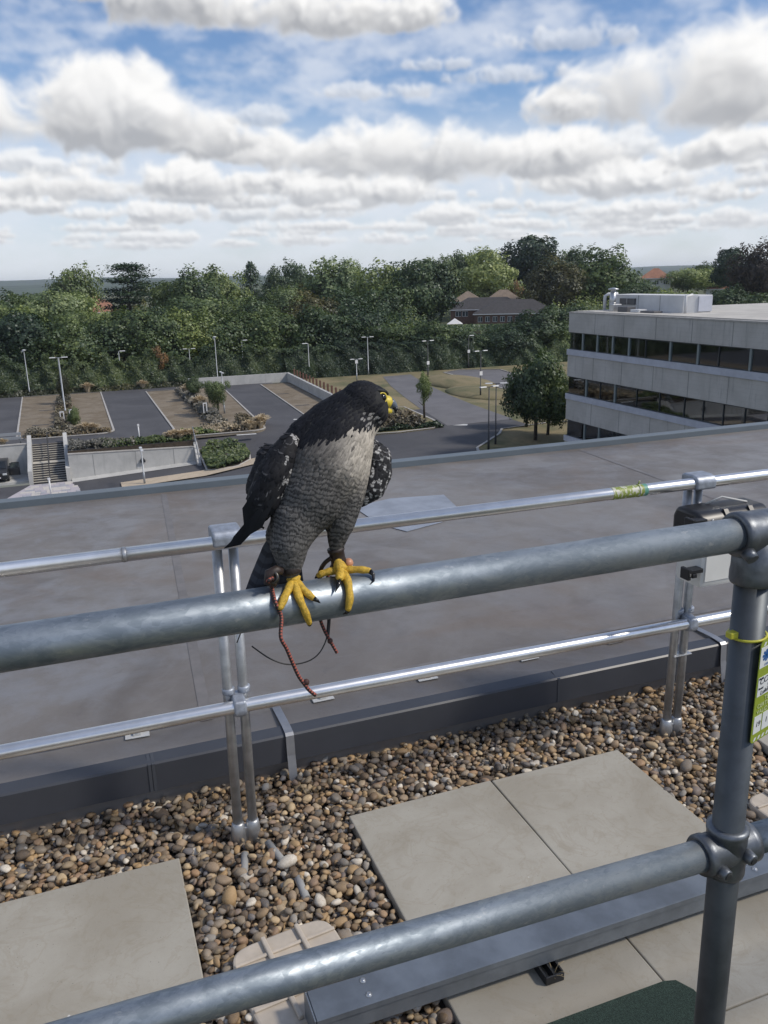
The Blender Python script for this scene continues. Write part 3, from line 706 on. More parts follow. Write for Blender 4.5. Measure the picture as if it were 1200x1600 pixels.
# -- plumage materials
def feather_mat(name, rough=.7, body=False):
    m = bpy.data.materials.new(name); m.use_nodes = True; t = NT(m.node_tree); b = t.n['Principled BSDF']
    at = t.node('ShaderNodeAttribute'); at.attribute_name = 'fcol'; ab = t.node('ShaderNodeAttribute'); ab.attribute_name = 'fbar'
    u, v, _ = t.xyz(t.node('ShaderNodeUVMap').outputs[0]); bars = ab.outputs['Fac']
    cu = t.math('ABSOLUTE', t.math('SUBTRACT', u, .5))
    g = t.node('ShaderNodeNewGeometry').outputs['Position']; n = t.noise(g, 260, 3, .6)
    ph = t.math('ADD', t.math('MULTIPLY_ADD', v, 2.1, t.math('MULTIPLY', cu, .55)), t.math('MULTIPLY', n, .25))
    if body:        # bars that run on from vane to vane across the flank
        up_ = t.math('DIVIDE', t.vmath('DOT_PRODUCT', g, tuple(E2 + E1 * .25), 1), 7.6 * BK)
        ph = t.math('ADD', t.math('ADD', up_, t.math('MULTIPLY', t.noise(g, 85, 4, .65), 2.9)), t.math('MULTIPLY', v, .35))
    bar = t.step(t.math('SINE', t.math('MULTIPLY', ph, 6.283)), -.15, .55)
    c = t.mix(t.math('MULTIPLY', bar, t.math('MINIMUM', bars, 1.)), at.outputs['Color'], (.020, .020, .021))
    # pale fringe on the dark upper-side feathers (fbar > 1 codes the fringe)
    fr = t.math('MULTIPLY', t.step(bars, 1.05, 1.9), t.math('MAXIMUM', t.step(v, .80, .95), t.step(cu, .36, .47)))
    dk = t.mix(fr, at.outputs['Color'], (.17, .17, .175))
    c = t.mix(t.step(bars, 1.0, 1.04), c, dk)
    barb = t.noise(t.comb(t.math('MULTIPLY', u, 34.), t.math('MULTIPLY', v, 3.), 0.), 1., 3, .6)
    c = t.mix(t.math('MULTIPLY', t.step(barb, .35, .7), .35), c, t.mix(1., c, (.55, .55, .55), 'MULTIPLY'))
    shaft = t.step(cu, .02, .05, 1, 0); c = t.mix(t.math('MULTIPLY', shaft, .35), c, t.mix(1., c, (.5, .5, .5), 'MULTIPLY'))
    t.put(b.inputs['Base Color'], c); b.inputs['Roughness'].default_value = rough; b.inputs['Specular IOR Level'].default_value = .22
    b.inputs['Sheen Weight'].default_value = .0
    MATS[name] = m
feather_mat('feather'); feather_mat('feather_body', .75, True)
def body_extra(t, v, c, b): return t.mix(t.step(t.noise(v, 220, 4, .7), .35, .65), (.008, .009, .011), (.022, .022, .022))
mat('plumage_under', (.04, .04, .042), .85, extra=body_extra)
mat('feather_dark', (.007, .008, .010), .7, var=.4, vscale=60)
mat('cere_yellow', (.60, .47, .05), .45, var=.12, vscale=300)
mat('beak_horn', (.10, .12, .15), .35, extra=lambda t, v, c, b: None)
mat('beak_tip', (.012, .013, .016), .3)
mat('foot_yellow', (.58, .37, .04), .5, var=.26, vscale=260, bump=.9, bscale=620, bdist=.0016)
mat('claw_black', (.008, .008, .009), .22)
mat('eye_dark', (.006, .004, .003), .05)
mat('leather', (.026, .016, .013), .55, var=.25, vscale=180, bump=.4, bscale=400, bdist=.0006)
mat('brass_dark', (.10, .095, .085), .4, .8)
mat('bead', (.42, .20, .11), .42, var=.2, vscale=160)
mat('wire_black', (.012, .012, .012), .5)
def braid_extra(t, v, c, b):
    u, vv, _ = t.xyz(t.node('ShaderNodeUVMap').outputs[0])
    w1 = t.math('SINE', t.math('ADD', t.math('MULTIPLY', vv, 900.), t.math('MULTIPLY', u, 6.283)))
    w2 = t.math('SINE', t.math('SUBTRACT', t.math('MULTIPLY', vv, 900.), t.math('MULTIPLY', u, 6.283)))
    return t.mix(t.step(t.math('MULTIPLY', w1, w2), -.05, .2), (.020, .014, .014), (.30, .075, .05))
mat('braid', (.3, .08, .05), .7, extra=braid_extra)

def blob(name, chains, vox, smooth, m, par, shear=.35):
    """one continuous surface grown round chains of tapered capsules (bird-frame coordinates)"""
    b = MB()
    for ch in chains:
        P = [BF(x, y, z, shear) for x, y, z, r in ch]; rr_ = [r * BK for *_, r in ch]
        for p, r in zip(P, rr_): b.ball(p, r, 20, 12)
        for i in range(len(P) - 1):
            n = 6
            for k in range(1, n):
                f = k / n; b.ball(P[i].lerp(P[i + 1], f), rr_[i] * (1 - f) + rr_[i + 1] * f, 20, 12)
    o = b.build(name, m, par)
    md = o.modifiers.new('r', 'REMESH'); md.mode = 'VOXEL'; md.voxel_size = vox
    ms = o.modifiers.new('s', 'SMOOTH'); ms.factor = .5; ms.iterations = smooth
    dg = bpy.context.evaluated_depsgraph_get(); me = bpy.data.meshes.new_from_object(o.evaluated_get(dg))
    o.modifiers.clear(); old = o.data; o.data = me; bpy.data.meshes.remove(old); me.name = name
    me.polygons.foreach_set('use_smooth', [True] * len(me.polygons)); return o
body = blob('body', [
    [(566, 630, 14, 36), (548, 652, 8, 40), (530, 690, 6, 54), (510, 730, 4, 63), (490, 768, 0, 58), (470, 800, -2, 45), (456, 836, -2, 33)],
    [(566, 630, 14, 37), (580, 631, 17, 28), (589, 625, 18, 16)], [(581, 640, 18, 27), (576, 655, 16, 21), (563, 672, 14, 24)],
    [(548, 645, 4, 40), (515, 662, -6, 38), (485, 686, -14, 38), (455, 722, -20, 36)],
    [(555, 700, 16, 28), (550, 735, 14, 28), (538, 772, 8, 32), (532, 812, 2, 24), (526, 842, -6, 15), (524, 862, -12, 9)],
    [(466, 806, 4, 40), (455, 848, 8, 30), (456, 872, 6, 22), (458, 890, 6, 13)],
    [(470, 800, -20, 40), (440, 835, -34, 26)],
    [(588, 610, 22, 10), (600, 613, 20, 7)]], .0019, 9, 'plumage_under', bird)

def grow_feathers(name, src, spacing, colour, par, seed, lift=.10, thick=.0):
    """overlapping little vanes over a surface; colour(x,y,z,nx) -> (rgb, bar, length, flow) in bird-frame units"""
    me = src.data; me.calc_loop_triangles(); q = np.random.default_rng(seed)
    V = np.empty(len(me.vertices) * 3, np.float32); me.vertices.foreach_get('co', V); V = V.reshape(-1, 3).astype(float)
    N = np.empty(len(me.vertices) * 3, np.float32); me.vertices.foreach_get('normal', N); N = N.reshape(-1, 3).astype(float)
    Tn = np.array([t.vertices[:] for t in me.loop_triangles]); A = np.array([t.area for t in me.loop_triangles])
    cnt = int(A.sum() / (spacing * BK) ** 2 * 1.0)
    # even-ish sampling: draw many, thin out by a grid of cells
    pick = q.choice(len(Tn), cnt * 5, p=A / A.sum()); r1 = np.sqrt(q.random(cnt * 5)); r2 = q.random(cnt * 5)
    bc = np.stack([1 - r1, r1 * (1 - r2), r1 * r2], 1)
    P = (V[Tn[pick]] * bc[..., None]).sum(1); Nn = (N[Tn[pick]] * bc[..., None]).sum(1); Nn /= np.linalg.norm(Nn, axis=1)[:, None]
    cell = {}; keep = []; cs = spacing * BK * .80
    for i, p in enumerate(P):
        key = tuple(np.floor(p / cs).astype(int))
        ok = True
        for dx in (-1, 0, 1):
            for dy in (-1, 0, 1):
                for dz in (-1, 0, 1):
                    for j in cell.get((key[0] + dx, key[1] + dy, key[2] + dz), ()):
                        if ((P[j] - p) ** 2).sum() < cs * cs: ok = False; break
                    if not ok: break
                if not ok: break
            if not ok: break
        if ok: cell.setdefault(key, []).append(i); keep.append(i)
    P = P[keep]; Nn = Nn[keep]; X, Y, Z = inv_frame(P); NX = Nn @ e1n; NY = Nn @ e2n; NZ = Nn @ e3n
    vs, fs, uv, co, ba = [], [], [], [], []; nb = 0
    TT = [0, .3, .62, .88, 1.0]; WW = [.55, .92, 1., .72, .18]; nr = len(TT)
    for i in range(len(P)):
        rgb, bar, ln, fl = colour(X[i], Y[i], Z[i], NX[i], NY[i], NZ[i], q)
        if ln <= 0: continue
        d = e1n * fl[0] - e2n * fl[1] + e3n * fl[2] + e1n * q.normal(0, .10) + e2n * q.normal(0, .10)
        n = Nn[i]; d = d - n * (d @ n); L = np.linalg.norm(d)
        if L < 1e-6: continue
        d /= L; s = np.cross(n, d); l = ln * BK * q.uniform(.85, 1.15); w = l * q.uniform(.36, .44)
        base = P[i] - d * l * .35 + n * .0002; lf = lift * q.uniform(.6, 1.4)
        c = np.clip(np.array(rgb) * q.uniform(.82, 1.18), 0, 1)
        for k in range(nr):
            t = TT[k]
            ctr = base + d * l * t + n * l * (lf * t * (1.15 - .75 * t))
            for sx in (-1, 0, 1):
                vs.append(ctr + s * w * WW[k] * sx - n * abs(sx) * w * .22); uv.append((.5 + sx * .5, t)); co.append((*c, 1)); ba.append(bar)
        for k in range(nr - 1):
            for j in (0, 1):
                a = nb + k * 3 + j; fs.append((a, a + 1, a + 4, a + 3))
        nb += nr * 3
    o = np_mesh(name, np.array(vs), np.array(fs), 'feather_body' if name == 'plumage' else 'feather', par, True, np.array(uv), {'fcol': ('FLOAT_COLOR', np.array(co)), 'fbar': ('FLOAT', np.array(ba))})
    tag(o, kind='stuff'); return o

sstep = lambda v, a, b: (lambda t: t * t * (3 - 2 * t))(min(1., max(0., (v - a) / (b - a))))
def plum(x, y, z, nx, ny, nz, q):
    # bare face: round the eye and the cere
    if (x > 598 and 614 < y < 650) or (x > 588 and 612 < y < 631 and nz > .3): return ((0, 0, 0), 0, 0, (0, 1, 0))
    # flow
    th = sstep(x, 520, 590) * sstep(y, 690, 640)
    fl = np.array([-.45, .9, .1]) * (1 - th) + np.array([-.9, .45, -.1]) * th
    if y > 780: fl = np.array([-.12, 1., .0])
    # hood line runs from the throat down the side of the neck to the shoulder
    line = 668 + (585 - x) * .30 if x > 470 else 702 + (470 - x) * .25
    hood = sstep(y, line + 10 + q.normal(0, 5), line - 8)
    slate = np.array([.0095, .0105, .0145]) * q.uniform(.8, 1.25)
    if hood > .5:
        # white-flecked cheek below the eye
        if 566 < x < 597 and 644 < y < 672 and nz > .1 and q.random() < .62 * sstep(y, 642, 660): return ((.30, .29, .28), .3, 7, fl)
        ln = 10 if x > 540 else 15
        return (slate, 1.3 if (x < 520 and q.random() < .12) else 0., ln, fl)
    side = sstep(x - (y - 700) * .1, 500, 575)                                        # creamy breast, greyer flanks; the tone also paints in the shaded left
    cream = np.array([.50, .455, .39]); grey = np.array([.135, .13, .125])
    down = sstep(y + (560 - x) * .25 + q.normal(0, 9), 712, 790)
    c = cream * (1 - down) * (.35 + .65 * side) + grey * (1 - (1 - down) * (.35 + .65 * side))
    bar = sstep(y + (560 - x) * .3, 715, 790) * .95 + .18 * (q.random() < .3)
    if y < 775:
        k_ = min(1., max(0., .95 * sstep(x, 578, 485) + q.normal(0, .16))) * (1 - down); c = c * (1 - k_) + np.array([.075, .070, .066]) * k_  # darkens the left of the breast as painted shade
    ln = 16 if y < 800 else 14
    if y > 850: ln = 12; bar = .6
    return (c, min(bar, .82) * q.uniform(.75, 1.), ln, fl)
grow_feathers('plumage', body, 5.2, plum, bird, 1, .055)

# -- wings
wl = blob('wing', [[(456, 694, 12, 15), (448, 716, 10, 25), (434, 745, 10, 29), (421, 775, 6, 27), (406, 806, -2, 13)], [(424, 715, -14, 20), (412, 755, -12, 22), (403, 795, -10, 12)]], .0019, 8, 'plumage_under', bird)
def wing_l(x, y, z, nx, ny, nz, q):
    edge = sstep(x - (462 - max(0, (y - 735)) * .42), -13, -4)          # pale flecked leading edge
    if nx > .25 and y < 790 and edge > .3 and q.random() < .62: return ((.36, .355, .35), .55, 9, (-.2, 1, 0))
    return (np.array([.0115, .012, .015]) * q.uniform(.7, 1.4), 1.2 + q.uniform(0, .4) if q.random() < .35 else 0., 17 if y < 750 else 25, (-.36, 1., -.1))
grow_feathers('wing_coverts', wl, 6.5, wing_l, wl, 2, .07)
wr = blob('wing', [[(572, 692, -14, 15), (588, 712, -14, 23), (590, 735, -16, 23), (580, 758, -18, 23), (566, 778, -18, 12)], [(572, 735, -22, 26)]], .0019, 8, 'plumage_under', bird)
def wing_r(x, y, z, nx, ny, nz, q):
    if q.random() < .36: return ((.44, .435, .43), .62, 11, (-.35, 1., 0))
    return (np.array([.024, .024, .027]), 1.9 if q.random() < .5 else 0., 13, (-.35, 1., 0))
grow_feathers('wing_coverts', wr, 5.2, wing_r, wr, 3, .12)
def vane(path, width, name, m_bar, rgb, par, tipw=.15):
    """one long flight feather along a path of bird-frame points"""
    P = [BF(*p) for p in path]; n = len(P); vs = []; uv = []
    for i, p in enumerate(P):
        t = (P[min(i + 1, n - 1)] - P[max(0, i - 1)]).normalized(); s = t.cross(E3).normalized(); f = i / (n - 1)
        w = width * BK * (.55 + .45 * min(1, f * 3)) * (1 if f < .7 else 1 - (1 - tipw) * ((f - .7) / .3) ** 1.6)
        for sx in (-1, -.4, .4, 1): vs.append(p + s * w * sx - E3 * (abs(sx) ** 2 * w * .18)); uv.append((.5 + sx / 2, f * 5))
    fs = [(i * 4 + j, i * 4 + j + 1, i * 4 + j + 5, i * 4 + j + 4) for i in range(n - 1) for j in range(3)]
    k = len(vs)
    return np_mesh(name, np.array([tuple(v) for v in vs]), np.array(fs), 'feather', par, True, np.array(uv),
                   {'fcol': ('FLOAT_COLOR', np.tile((*rgb, 1.), (k, 1))), 'fbar': ('FLOAT', np.full(k, m_bar))})
for k in range(7):      # folded primaries of the near wing, crossing over the tail to a point
    f = k / 6
    vane([(424 - 3 * f, 772 + 4 * f, 18 - 6 * k), (408 - 3 * f, 806 + 3 * f, 6 - 6 * k), (388 - 6 * f, 828 + 3 * f, -20 - 5 * k), (362 - 8 * f + 8, 845 + 4 * f, -45 - 5 * k), (352 - 14 * f + 6, 853 + 5 * f, -56 - 5 * k)], 9 - .5 * k, 'primary_feather', 0., (.010, .011, .014), wl, .08)
for k in range(5):
    vane([(440 - 7 * k, 745 + 6 * k, 37 - 2 * k), (425 - 7 * k, 785 + 3 * k, 33 - 4 * k), (408 - 3 * k, 818 + 2 * k, 16 - 5 * k), (396 - 3 * k, 834 + 1 * k, 2 - 5 * k)], 10, 'secondary_feather', 0., (.012, .013, .016), wl, .08)
tail = empty('tail', (0, 0, 0), 0, bird)
tb = None
for k in range(9):
    f = k / 8; x1 = 384 + f * 76
    o = vane([(440 + 18 * f, 815, -30 - 2 * k), (418 + 34 * f, 860, -45 - 2 * k), (400 + 54 * f, 905, -58 - 2 * k), (x1, 945, -70 - 2 * k), (x1 - 3, 968, -76 - 2 * k)], 13, 'tail_feather', .55, (.075, .078, .088), tail, .5)

# -- head furniture
def skinny(pts, m, name, par, n=14):
    b = MB().tube([BF(*p[:3]) for p in pts], [p[3] * BK for p in pts], n); return b.build(name, m, par)
b = MB()
cere = skinny([(592, 628, 26, 11), (600, 626.5, 25, 11), (606, 626.5, 24.5, 10.2), (610, 628, 24, 8.6)], 'cere_yellow', 'cere', bird)
b.ball(BF(600, 632, 28), (6 * BK, 6 * BK, 6 * BK)); b.ball(BF(598, 623, 29), (8.5 * BK, 8.5 * BK, 8.5 * BK))
b.build('eye_patch', 'cere_yellow', bird)
skinny([(608.5, 627, 24.2, 9.0), (613, 629.2, 24, 7.4), (617, 633, 24, 5.2), (618.6, 637.5, 24, 3.3), (617.6, 643, 24, .8)], 'beak_horn', 'beak', bird)
skinny([(617.4, 634.5, 24.2, 4.9), (618.9, 638.5, 24.2, 3.3), (617.6, 643.5, 24.2, .9)], 'beak_tip', 'beak_tip', bird)
skinny([(598, 640, 26, 6.5), (606, 640.5, 25, 5.2), (612, 641, 24.5, 3.0)], 'cere_yellow', 'lower_mandible', bird)
for dz_ in (33.5,): MB().ball(BF(606.5, 623.5, dz_), 1.5 * BK, 8, 6).build('nostril', 'claw_black', bird)
eye = MB().ball(BF(596.5, 622, 36.5), 7.4 * BK, 20, 14).build('eye', 'eye_dark', bird)
nrm = (E1 * .55 + E2 * .05 + E3 * .82).normalized(); ec = BF(596.5, 622, 36.5) + nrm * 3.4 * BK; a1 = nrm.cross(E2).normalized(); a2 = nrm.cross(a1)
MB().tube([ec + (a1 * math.cos(t) * 6.9 + a2 * math.sin(t) * 7.4) * BK for t in [2 * math.pi * k / 28 for k in range(29)]], 1.35 * BK, 8).build('eye_ring', 'cere_yellow', bird)
# brow shelf
MB().tube([BF(582, 613, 40), BF(592, 611, 41), BF(602, 612, 37), BF(607, 615, 32)], [2 * BK, 3.0 * BK, 3.0 * BK, 1.2 * BK], 10).build('brow', 'feather_dark', bird)

# -- legs and feet
def toe(pts, r0, r1, par, claw=None, name='toe'):
    P = [Vector(p) for p in pts]; Q = []; rs = []; n = 9
    for i in range(len(P) - 1):
        for k in range(n): Q.append(P[i].lerp(P[i + 1], k / n))
    Q.append(P[-1])
    for _ in range(6): Q = [Q[0]] + [(Q[i - 1] + Q[i] * 2 + Q[i + 1]) / 4 for i in range(1, len(Q) - 1)] + [Q[-1]]
    m = len(Q)
    for i in range(m):
        f = i / (m - 1); rs.append(.84 * (r0 * (1 - f) + r1 * f) * (1 + .08 * math.cos(f * 6.283 * 2.5) + .045 * (i % 2)))
    d_ = (Q[-1] - Q[-2]).normalized(); Q.append(Q[-1] + d_ * r1 * .7); rs.append(r1 * .45)
    o = MB().tube(Q, rs, 14).build(name, 'foot_yellow', par)
    if claw:
        C = [Vector(c) for c in claw]; MB().tube(C, [.0033 * (1 - i / (len(C) - .7)) for i in range(len(C))], 10).build('claw', 'claw_black', o)
    return o
def foot(shank, toes):
    pts_, rs = shank
    f = MB().tube([Vector(p) for p in pts_], rs, 16).build('foot', 'foot_yellow', bird)
    for t_ in toes: toe(t_[0], t_[1], t_[2], f, t_[3])
    return f
aL = Vector((-.0314, -.0015, .0029)); aR = Vector((.0273, .0081, .0030))
kL = BF(458, 888, 6); kR = BF(524, 858, -12)
foot(([kL, kL.lerp(aL, .55), aL + Vector((0, 0, .004)), aL + Vector((0, -.003, -.001))], [.0062, .0062, .0085, .0060]),
     [([aL, (-.0354, -.0072, .0025), (-.0462, -.0202, -.0051), (-.0543, -.0271, -.0158)], .0062, .0050, [(-.0550, -.0275, -.0170), (-.0556, -.0262, -.0205), (-.0548, -.0245, -.0230)]),
      ([aL, (-.0326, -.0096, .0020), (-.0309, -.0253, -.0119), (-.0260, -.0287, -.0268), (-.0216, -.0245, -.0410)], .0064, .0042, [(-.0213, -.0240, -.0420), (-.0206, -.0215, -.0452), (-.0204, -.0180, -.0468)]),
      ([aL, (-.0291, -.0061, .0027), (-.0231, -.0194, -.0045), (-.0160, -.0255, -.0113)], .0060, .0044, [(-.0155, -.0262, -.0118), (-.0115, -.0282, -.0145), (-.0085, -.0280, -.0178)]),
      ([aL, (-.030, .010, .003), (-.029, .021, -.006), (-.029, .0275, -.018)], .0058, .0045, [(-.029, .0280, -.019), (-.029, .0272, -.024)])])
foot(([kR, kR.lerp(aR, .55), aR + Vector((0, 0, .004)), aR + Vector((0, -.003, -.001))], [.0058, .0060, .0085, .0060]),
     [([aR, (.0292, -.0020, .0025), (.0285, -.0185, -.0032), (.0269, -.0280, -.0175), (.0239, -.0285, -.0300)], .0064, .0046, [(.0236, -.0285, -.0315), (.0222, -.0268, -.0355), (.0185, -.0245, -.0372)]),
      ([aR, (.0345, .0060, .0045), (.0465, -.0025, .0060), (.0570, -.0080, .0050)], .0058, .0046, [(.0580, -.0085, .0045), (.0612, -.0122, .0005), (.0600, -.0165, -.0055), (.0545, -.0185, -.0085)]),
      ([aR, (.0245, -.0010, .0050), (.0195, -.0150, .0035)], .0068, .0058, [(.0185, -.0165, .0020), (.0150, -.0215, -.0030), (.0105, -.0245, -.0090)]),
      ([aR, (.0185, .0110, .0040), (.0075, .0130, .0020), (.0030, .0160, -.0010)], .0060, .0044, [(.0025, .0165, -.0015), (-.0010, .0185, -.0050)])])
def anklet(top, bot, r, name='anklet'):
    ax_ = (bot - top).normalized()
    pts_ = [top - ax_ * .0005, top, top + ax_ * .0035, top + ax_ * .0045, top.lerp(bot, .6), bot - ax_ * .001, bot]
    return MB().tube(pts_, [r * .86, r * 1.1, r * 1.12, r, r * .96, r * 1.06, r * .9], 20).build(name, 'leather', bird)
anklet(BF(454, 872, 8), BF(459, 896, 10), .0106)
anklet(BF(523, 857, -12), BF(529, 884, -18), .0092)
# grommet on the near anklet
gc = BF(433, 898, 26); gn = (E1 * -.35 + E3 * .9).normalized(); g1 = gn.cross(E2).normalized(); g2 = gn.cross(g1)
MB().tube([gc + (g1 * math.cos(t) + g2 * math.sin(t)) * 8.0 * BK for t in [2 * math.pi * k / 24 for k in range(25)]], 2.6 * BK, 8).build('grommet', 'brass_dark', bird)
MB().tube([BF(446, 890, 20), BF(438, 888, 22), BF(428, 893, 22), BF(426, 905, 20), BF(436, 912, 18)], [5 * BK, 8 * BK, 9 * BK, 8 * BK, 4 * BK], 10).build('leather_tab', 'leather', bird)
MB().ball(BF(543, 881.5, -14), (8.2 * BK, 8.2 * BK, 8.2 * BK), 20, 14).build('bead', 'bead', bird)
def cord(pts_, r, m, name, n=10, dens=6):
    P = [Vector(p) for p in pts_]; Q = []
    for i in range(len(P) - 1):      # Catmull-Rom
        a, b_, c, d_ = P[max(0, i - 1)], P[i], P[i + 1], P[min(len(P) - 1, i + 2)]
        for k in range(dens):
            t = k / dens; Q.append(.5 * ((2 * b_) + (c - a) * t + (2 * a - 5 * b_ + 4 * c - d_) * t * t + (3 * b_ - a - 3 * c + d_) * t ** 3))
    Q.append(P[-1]); o = MB().tube(Q, r, n, cap=True).build(name, m, bird)
    uvl = o.data.uv_layers.new(name='UVMap'); L = [0.]
    for i in range(1, len(Q)): L.append(L[-1] + (Q[i] - Q[i - 1]).length)
    for p in o.data.polygons:
        ks = [o.data.loops[l].vertex_index % n for l in p.loop_indices]; wrap = 0 in ks and n - 1 in ks
        for l in p.loop_indices:
            vi = o.data.loops[l].vertex_index; kk = vi % n; uvl.data[l].uv = ((n if (wrap and kk == 0) else kk) / n, L[vi // n])
    return o
cd1 = cord([BF(434, 899, 30), BF(427, 903, 34), (-.0585, -.0050, .0030), (-.0590, -.0246, -.0095), (-.0545, -.0300, -.0259), BF(447, 985, 48), BF(455, 1003, 46), BF(463, 1024, 44), BF(472, 1046, 42), BF(480, 1058, 42), BF(487, 1068, 42), BF(497, 1077, 42)], 2.9 * BK, 'braid', 'jess_cord')
MB().ball(BF(483, 1056, 42), (5.0 * BK, 4.6 * BK, 5.4 * BK)).build('knot', 'braid', cd1)
cd2 = cord([BF(519, 880, -40), BF(508, 905, -60), BF(500, 940, -52), BF(497, 968, -40), BF(503, 988, -38), BF(512, 1006, -38), BF(518, 1017, -38), BF(524, 1028, -38)], 2.7 * BK, 'braid', 'jess_cord')
MB().ball(BF(513, 1008, -38), (4.6 * BK, 4.2 * BK, 5 * BK)).build('knot', 'braid', cd2)
cord([BF(517, 872, -10), BF(505, 882, -22), BF(497, 897, -38), BF(496, 915, -52)], 3.6 * BK, 'leather', 'jess_loop', 8)
cord([BF(514, 905, -56), BF(512, 945, -50), BF(511, 975, -42), BF(509, 1000, -40)], 3.0 * BK, 'wire_black', 'tracker_body', 8)
cord([BF(510, 985, -42), BF(506, 1008, -40), BF(494, 1029, -40), BF(475, 1040, -40), BF(447, 1042, -40), BF(420, 1031, -40), BF(393, 1010, -40)], 1.15 * BK, 'wire_black', 'tracker_antenna', 6)
cord([BF(372, 992, -70), BF(369, 1000, -70), BF(366, 1008, -70)], 1.0 * BK, 'wire_black', 'antenna_end', 6)
# ================================================================== THE PLACE BELOW
GZ = -13.0
def S01(t): t = min(1., max(0., t)); return t * t * (3 - 2 * t)
def gz(x, y): return -13.06 + 7 * S01((x - 70) / 110) * S01((y - 135) / 130)
def zr(x):      # lower road and its ramp
    k = [(-80, -15.8), (-2, -15.8), (10.4, -15.16), (16, -14.3), (24, -13.25), (28, -13.0), (400, -13.0)]
    for (a, za), (b, zb) in zip(k, k[1:]):
        if x <= b: return za + (zb - za) * (max(x, a) - a) / (b - a)
    return -13.0
def asphalt_extra(t, v, c, b):
    n = t.noise(v, .16, 5, .6, .5); n2 = t.noise(v, 9, 4, .7); st = t.noise(t.vmath('MULTIPLY', v, (1, .12, 1)), 1.1, 4, .6)
    c = t.mix(t.step(n, .35, .65), (.060, .060, .066), (.086, .086, .092))
    c = t.mix(t.math('MULTIPLY', t.step(st, .5, .7), .3), c, (.10, .10, .105))
    return t.mix(t.math('MULTIPLY', n2, .3), c, (.05, .05, .055))
mat('asphalt', (.07, .07, .075), .88, extra=asphalt_extra, bump=.2, bscale=30, bdist=.01)
mat('asphalt_old', (.135, .132, .138), .9, var=.12, vscale=.4)
def bay_extra(t, v, c, b):
    n = t.noise(v, .5, 5, .65, .6); n2 = t.noise(v, 5, 5, .7); x, y, z = t.xyz(v)
    c = t.mix(t.step(n, .35, .65), (.155, .118, .075), (.225, .185, .135))
    c = t.mix(t.math('MULTIPLY', t.step(n2, .45, .65), .5), c, (.12, .105, .07))
    # rows of cellular paving
    row = t.math('ABSOLUTE', t.math('SINE', t.math('MULTIPLY', y, 6.283 / 1.2)))
    return t.mix(t.math('MULTIPLY', t.step(row, .0, .16, 1, 0), .3), c, (.29, .27, .24))
mat('bay_gravel', (.18, .15, .1), .95, extra=bay_extra)
mat('kerb_stone', (.40, .385, .36), .9, var=.12, vscale=2)
mat('white_paint', (.62, .62, .60), .8, var=.15, vscale=3)
def conc_extra(t, v, c, b):
    n = t.noise(v, .7, 5, .6, .4); n2 = t.noise(t.vmath('MULTIPLY', v, (3, 3, .35)), 1.2, 5, .65)
    c = t.mix(t.step(n, .3, .7), (.40, .40, .385), (.50, .495, .475))
    return t.mix(t.math('MULTIPLY', t.step(n2, .52, .72), .35), c, (.30, .295, .28))
mat('concrete_pale', (.45, .45, .43), .9, extra=conc_extra)
mat('concrete_joint', (.24, .24, .23), .9)
mat('step_tread', (.47, .44, .38), .9, var=.1, vscale=2); mat('step_nose', (.05, .05, .052), .8)
mat('footway_sand', (.46, .38, .28), .95, var=.1, vscale=2)
mat('soil', (.055, .042, .03), 1., var=.3, vscale=3)
def verge_extra(t, v, c, b):
    n = t.noise(v, .14, 6, .65, .7); n2 = t.noise(v, 2.2, 5, .7)
    c = t.mix(t.step(n, .34, .62), (.085, .095, .040), (.235, .19, .105))
    return t.mix(t.math('MULTIPLY', t.step(n2, .4, .7), .45), c, (.16, .135, .07))
mat('verge_grass', (.2, .17, .1), 1., extra=verge_extra)
def field_extra(t, v, c, b):
    n = t.noise(v, .006, 6, .6, .8); c = t.mix(t.step(n, .35, .65), (.05, .075, .03), (.12, .12, .055)); return c
mat('field', (.08, .1, .04), 1., extra=field_extra)
mat('wood_floor', (.03, .038, .018), 1., var=.3, vscale=.5)
mat('paver_a', (.52, .49, .45), .9, var=.08, vscale=3); mat('paver_b', (.34, .34, .37), .9, var=.08, vscale=3); mat('paver_c', (.43, .40, .42), .9, var=.08, vscale=3)
mat('lamp_steel', (.36, .38, .40), .5, .5); mat('lamp_dark', (.03, .032, .035), .5); mat('lamp_head', (.60, .61, .62), .5)
mat('sign_white', (.70, .70, .70), .6); mat('post_brown', (.13, .065, .045), .9)

# ---- ground sheet (one sheet to the horizon; the lower road is cut out of it)
xs = sorted(set([-6000, -3000, -1500, -700, -300, -150, -80, -40, 10.4, 16.5, 28] + list(range(40, 240, 20)) + [300, 500, 900, 1800, 3500, 6000]))
ys = sorted(set([-200, -60, 0, 40, 82.3, 92, 110, 127] + list(range(135, 300, 15)) + [340, 420, 600, 1000, 2000, 4000, 6500]))
gm = MB(); vid = {}
for i, x in enumerate(xs):
    for j, y in enumerate(ys): vid[i, j] = len(gm.v); gm.v.append((x, y, gz(x, y)))
for i in range(len(xs) - 1):
    for j in range(len(ys) - 1):
        if xs[i] >= -80 and xs[i + 1] <= 28 and ys[j + 1] <= 92: continue
        gm.f.append((vid[i, j], vid[i + 1, j], vid[i + 1, j + 1], vid[i, j + 1])); gm.sm.append(True)
grd = gm.build('ground', 'field'); tag(grd, kind='structure')
lo = MB()
lo.add([(-80, -60, -15.86), (28, -60, -15.86), (28, 82.3, -15.86), (-80, 82.3, -15.86)], [(0, 1, 2, 3)]).build('lower_ground', 'field'); tag(bpy.data.objects['lower_ground'], kind='structure')
# wood floor
wf = MB().add([(-60, 128.5, -13.03), (62, 128.5, -13.03), (62, 134.9, -13.03), (-60, 134.9, -13.03)], [(0, 1, 2, 3)]).build('wood_floor', 'wood_floor'); tag(wf, kind='structure')
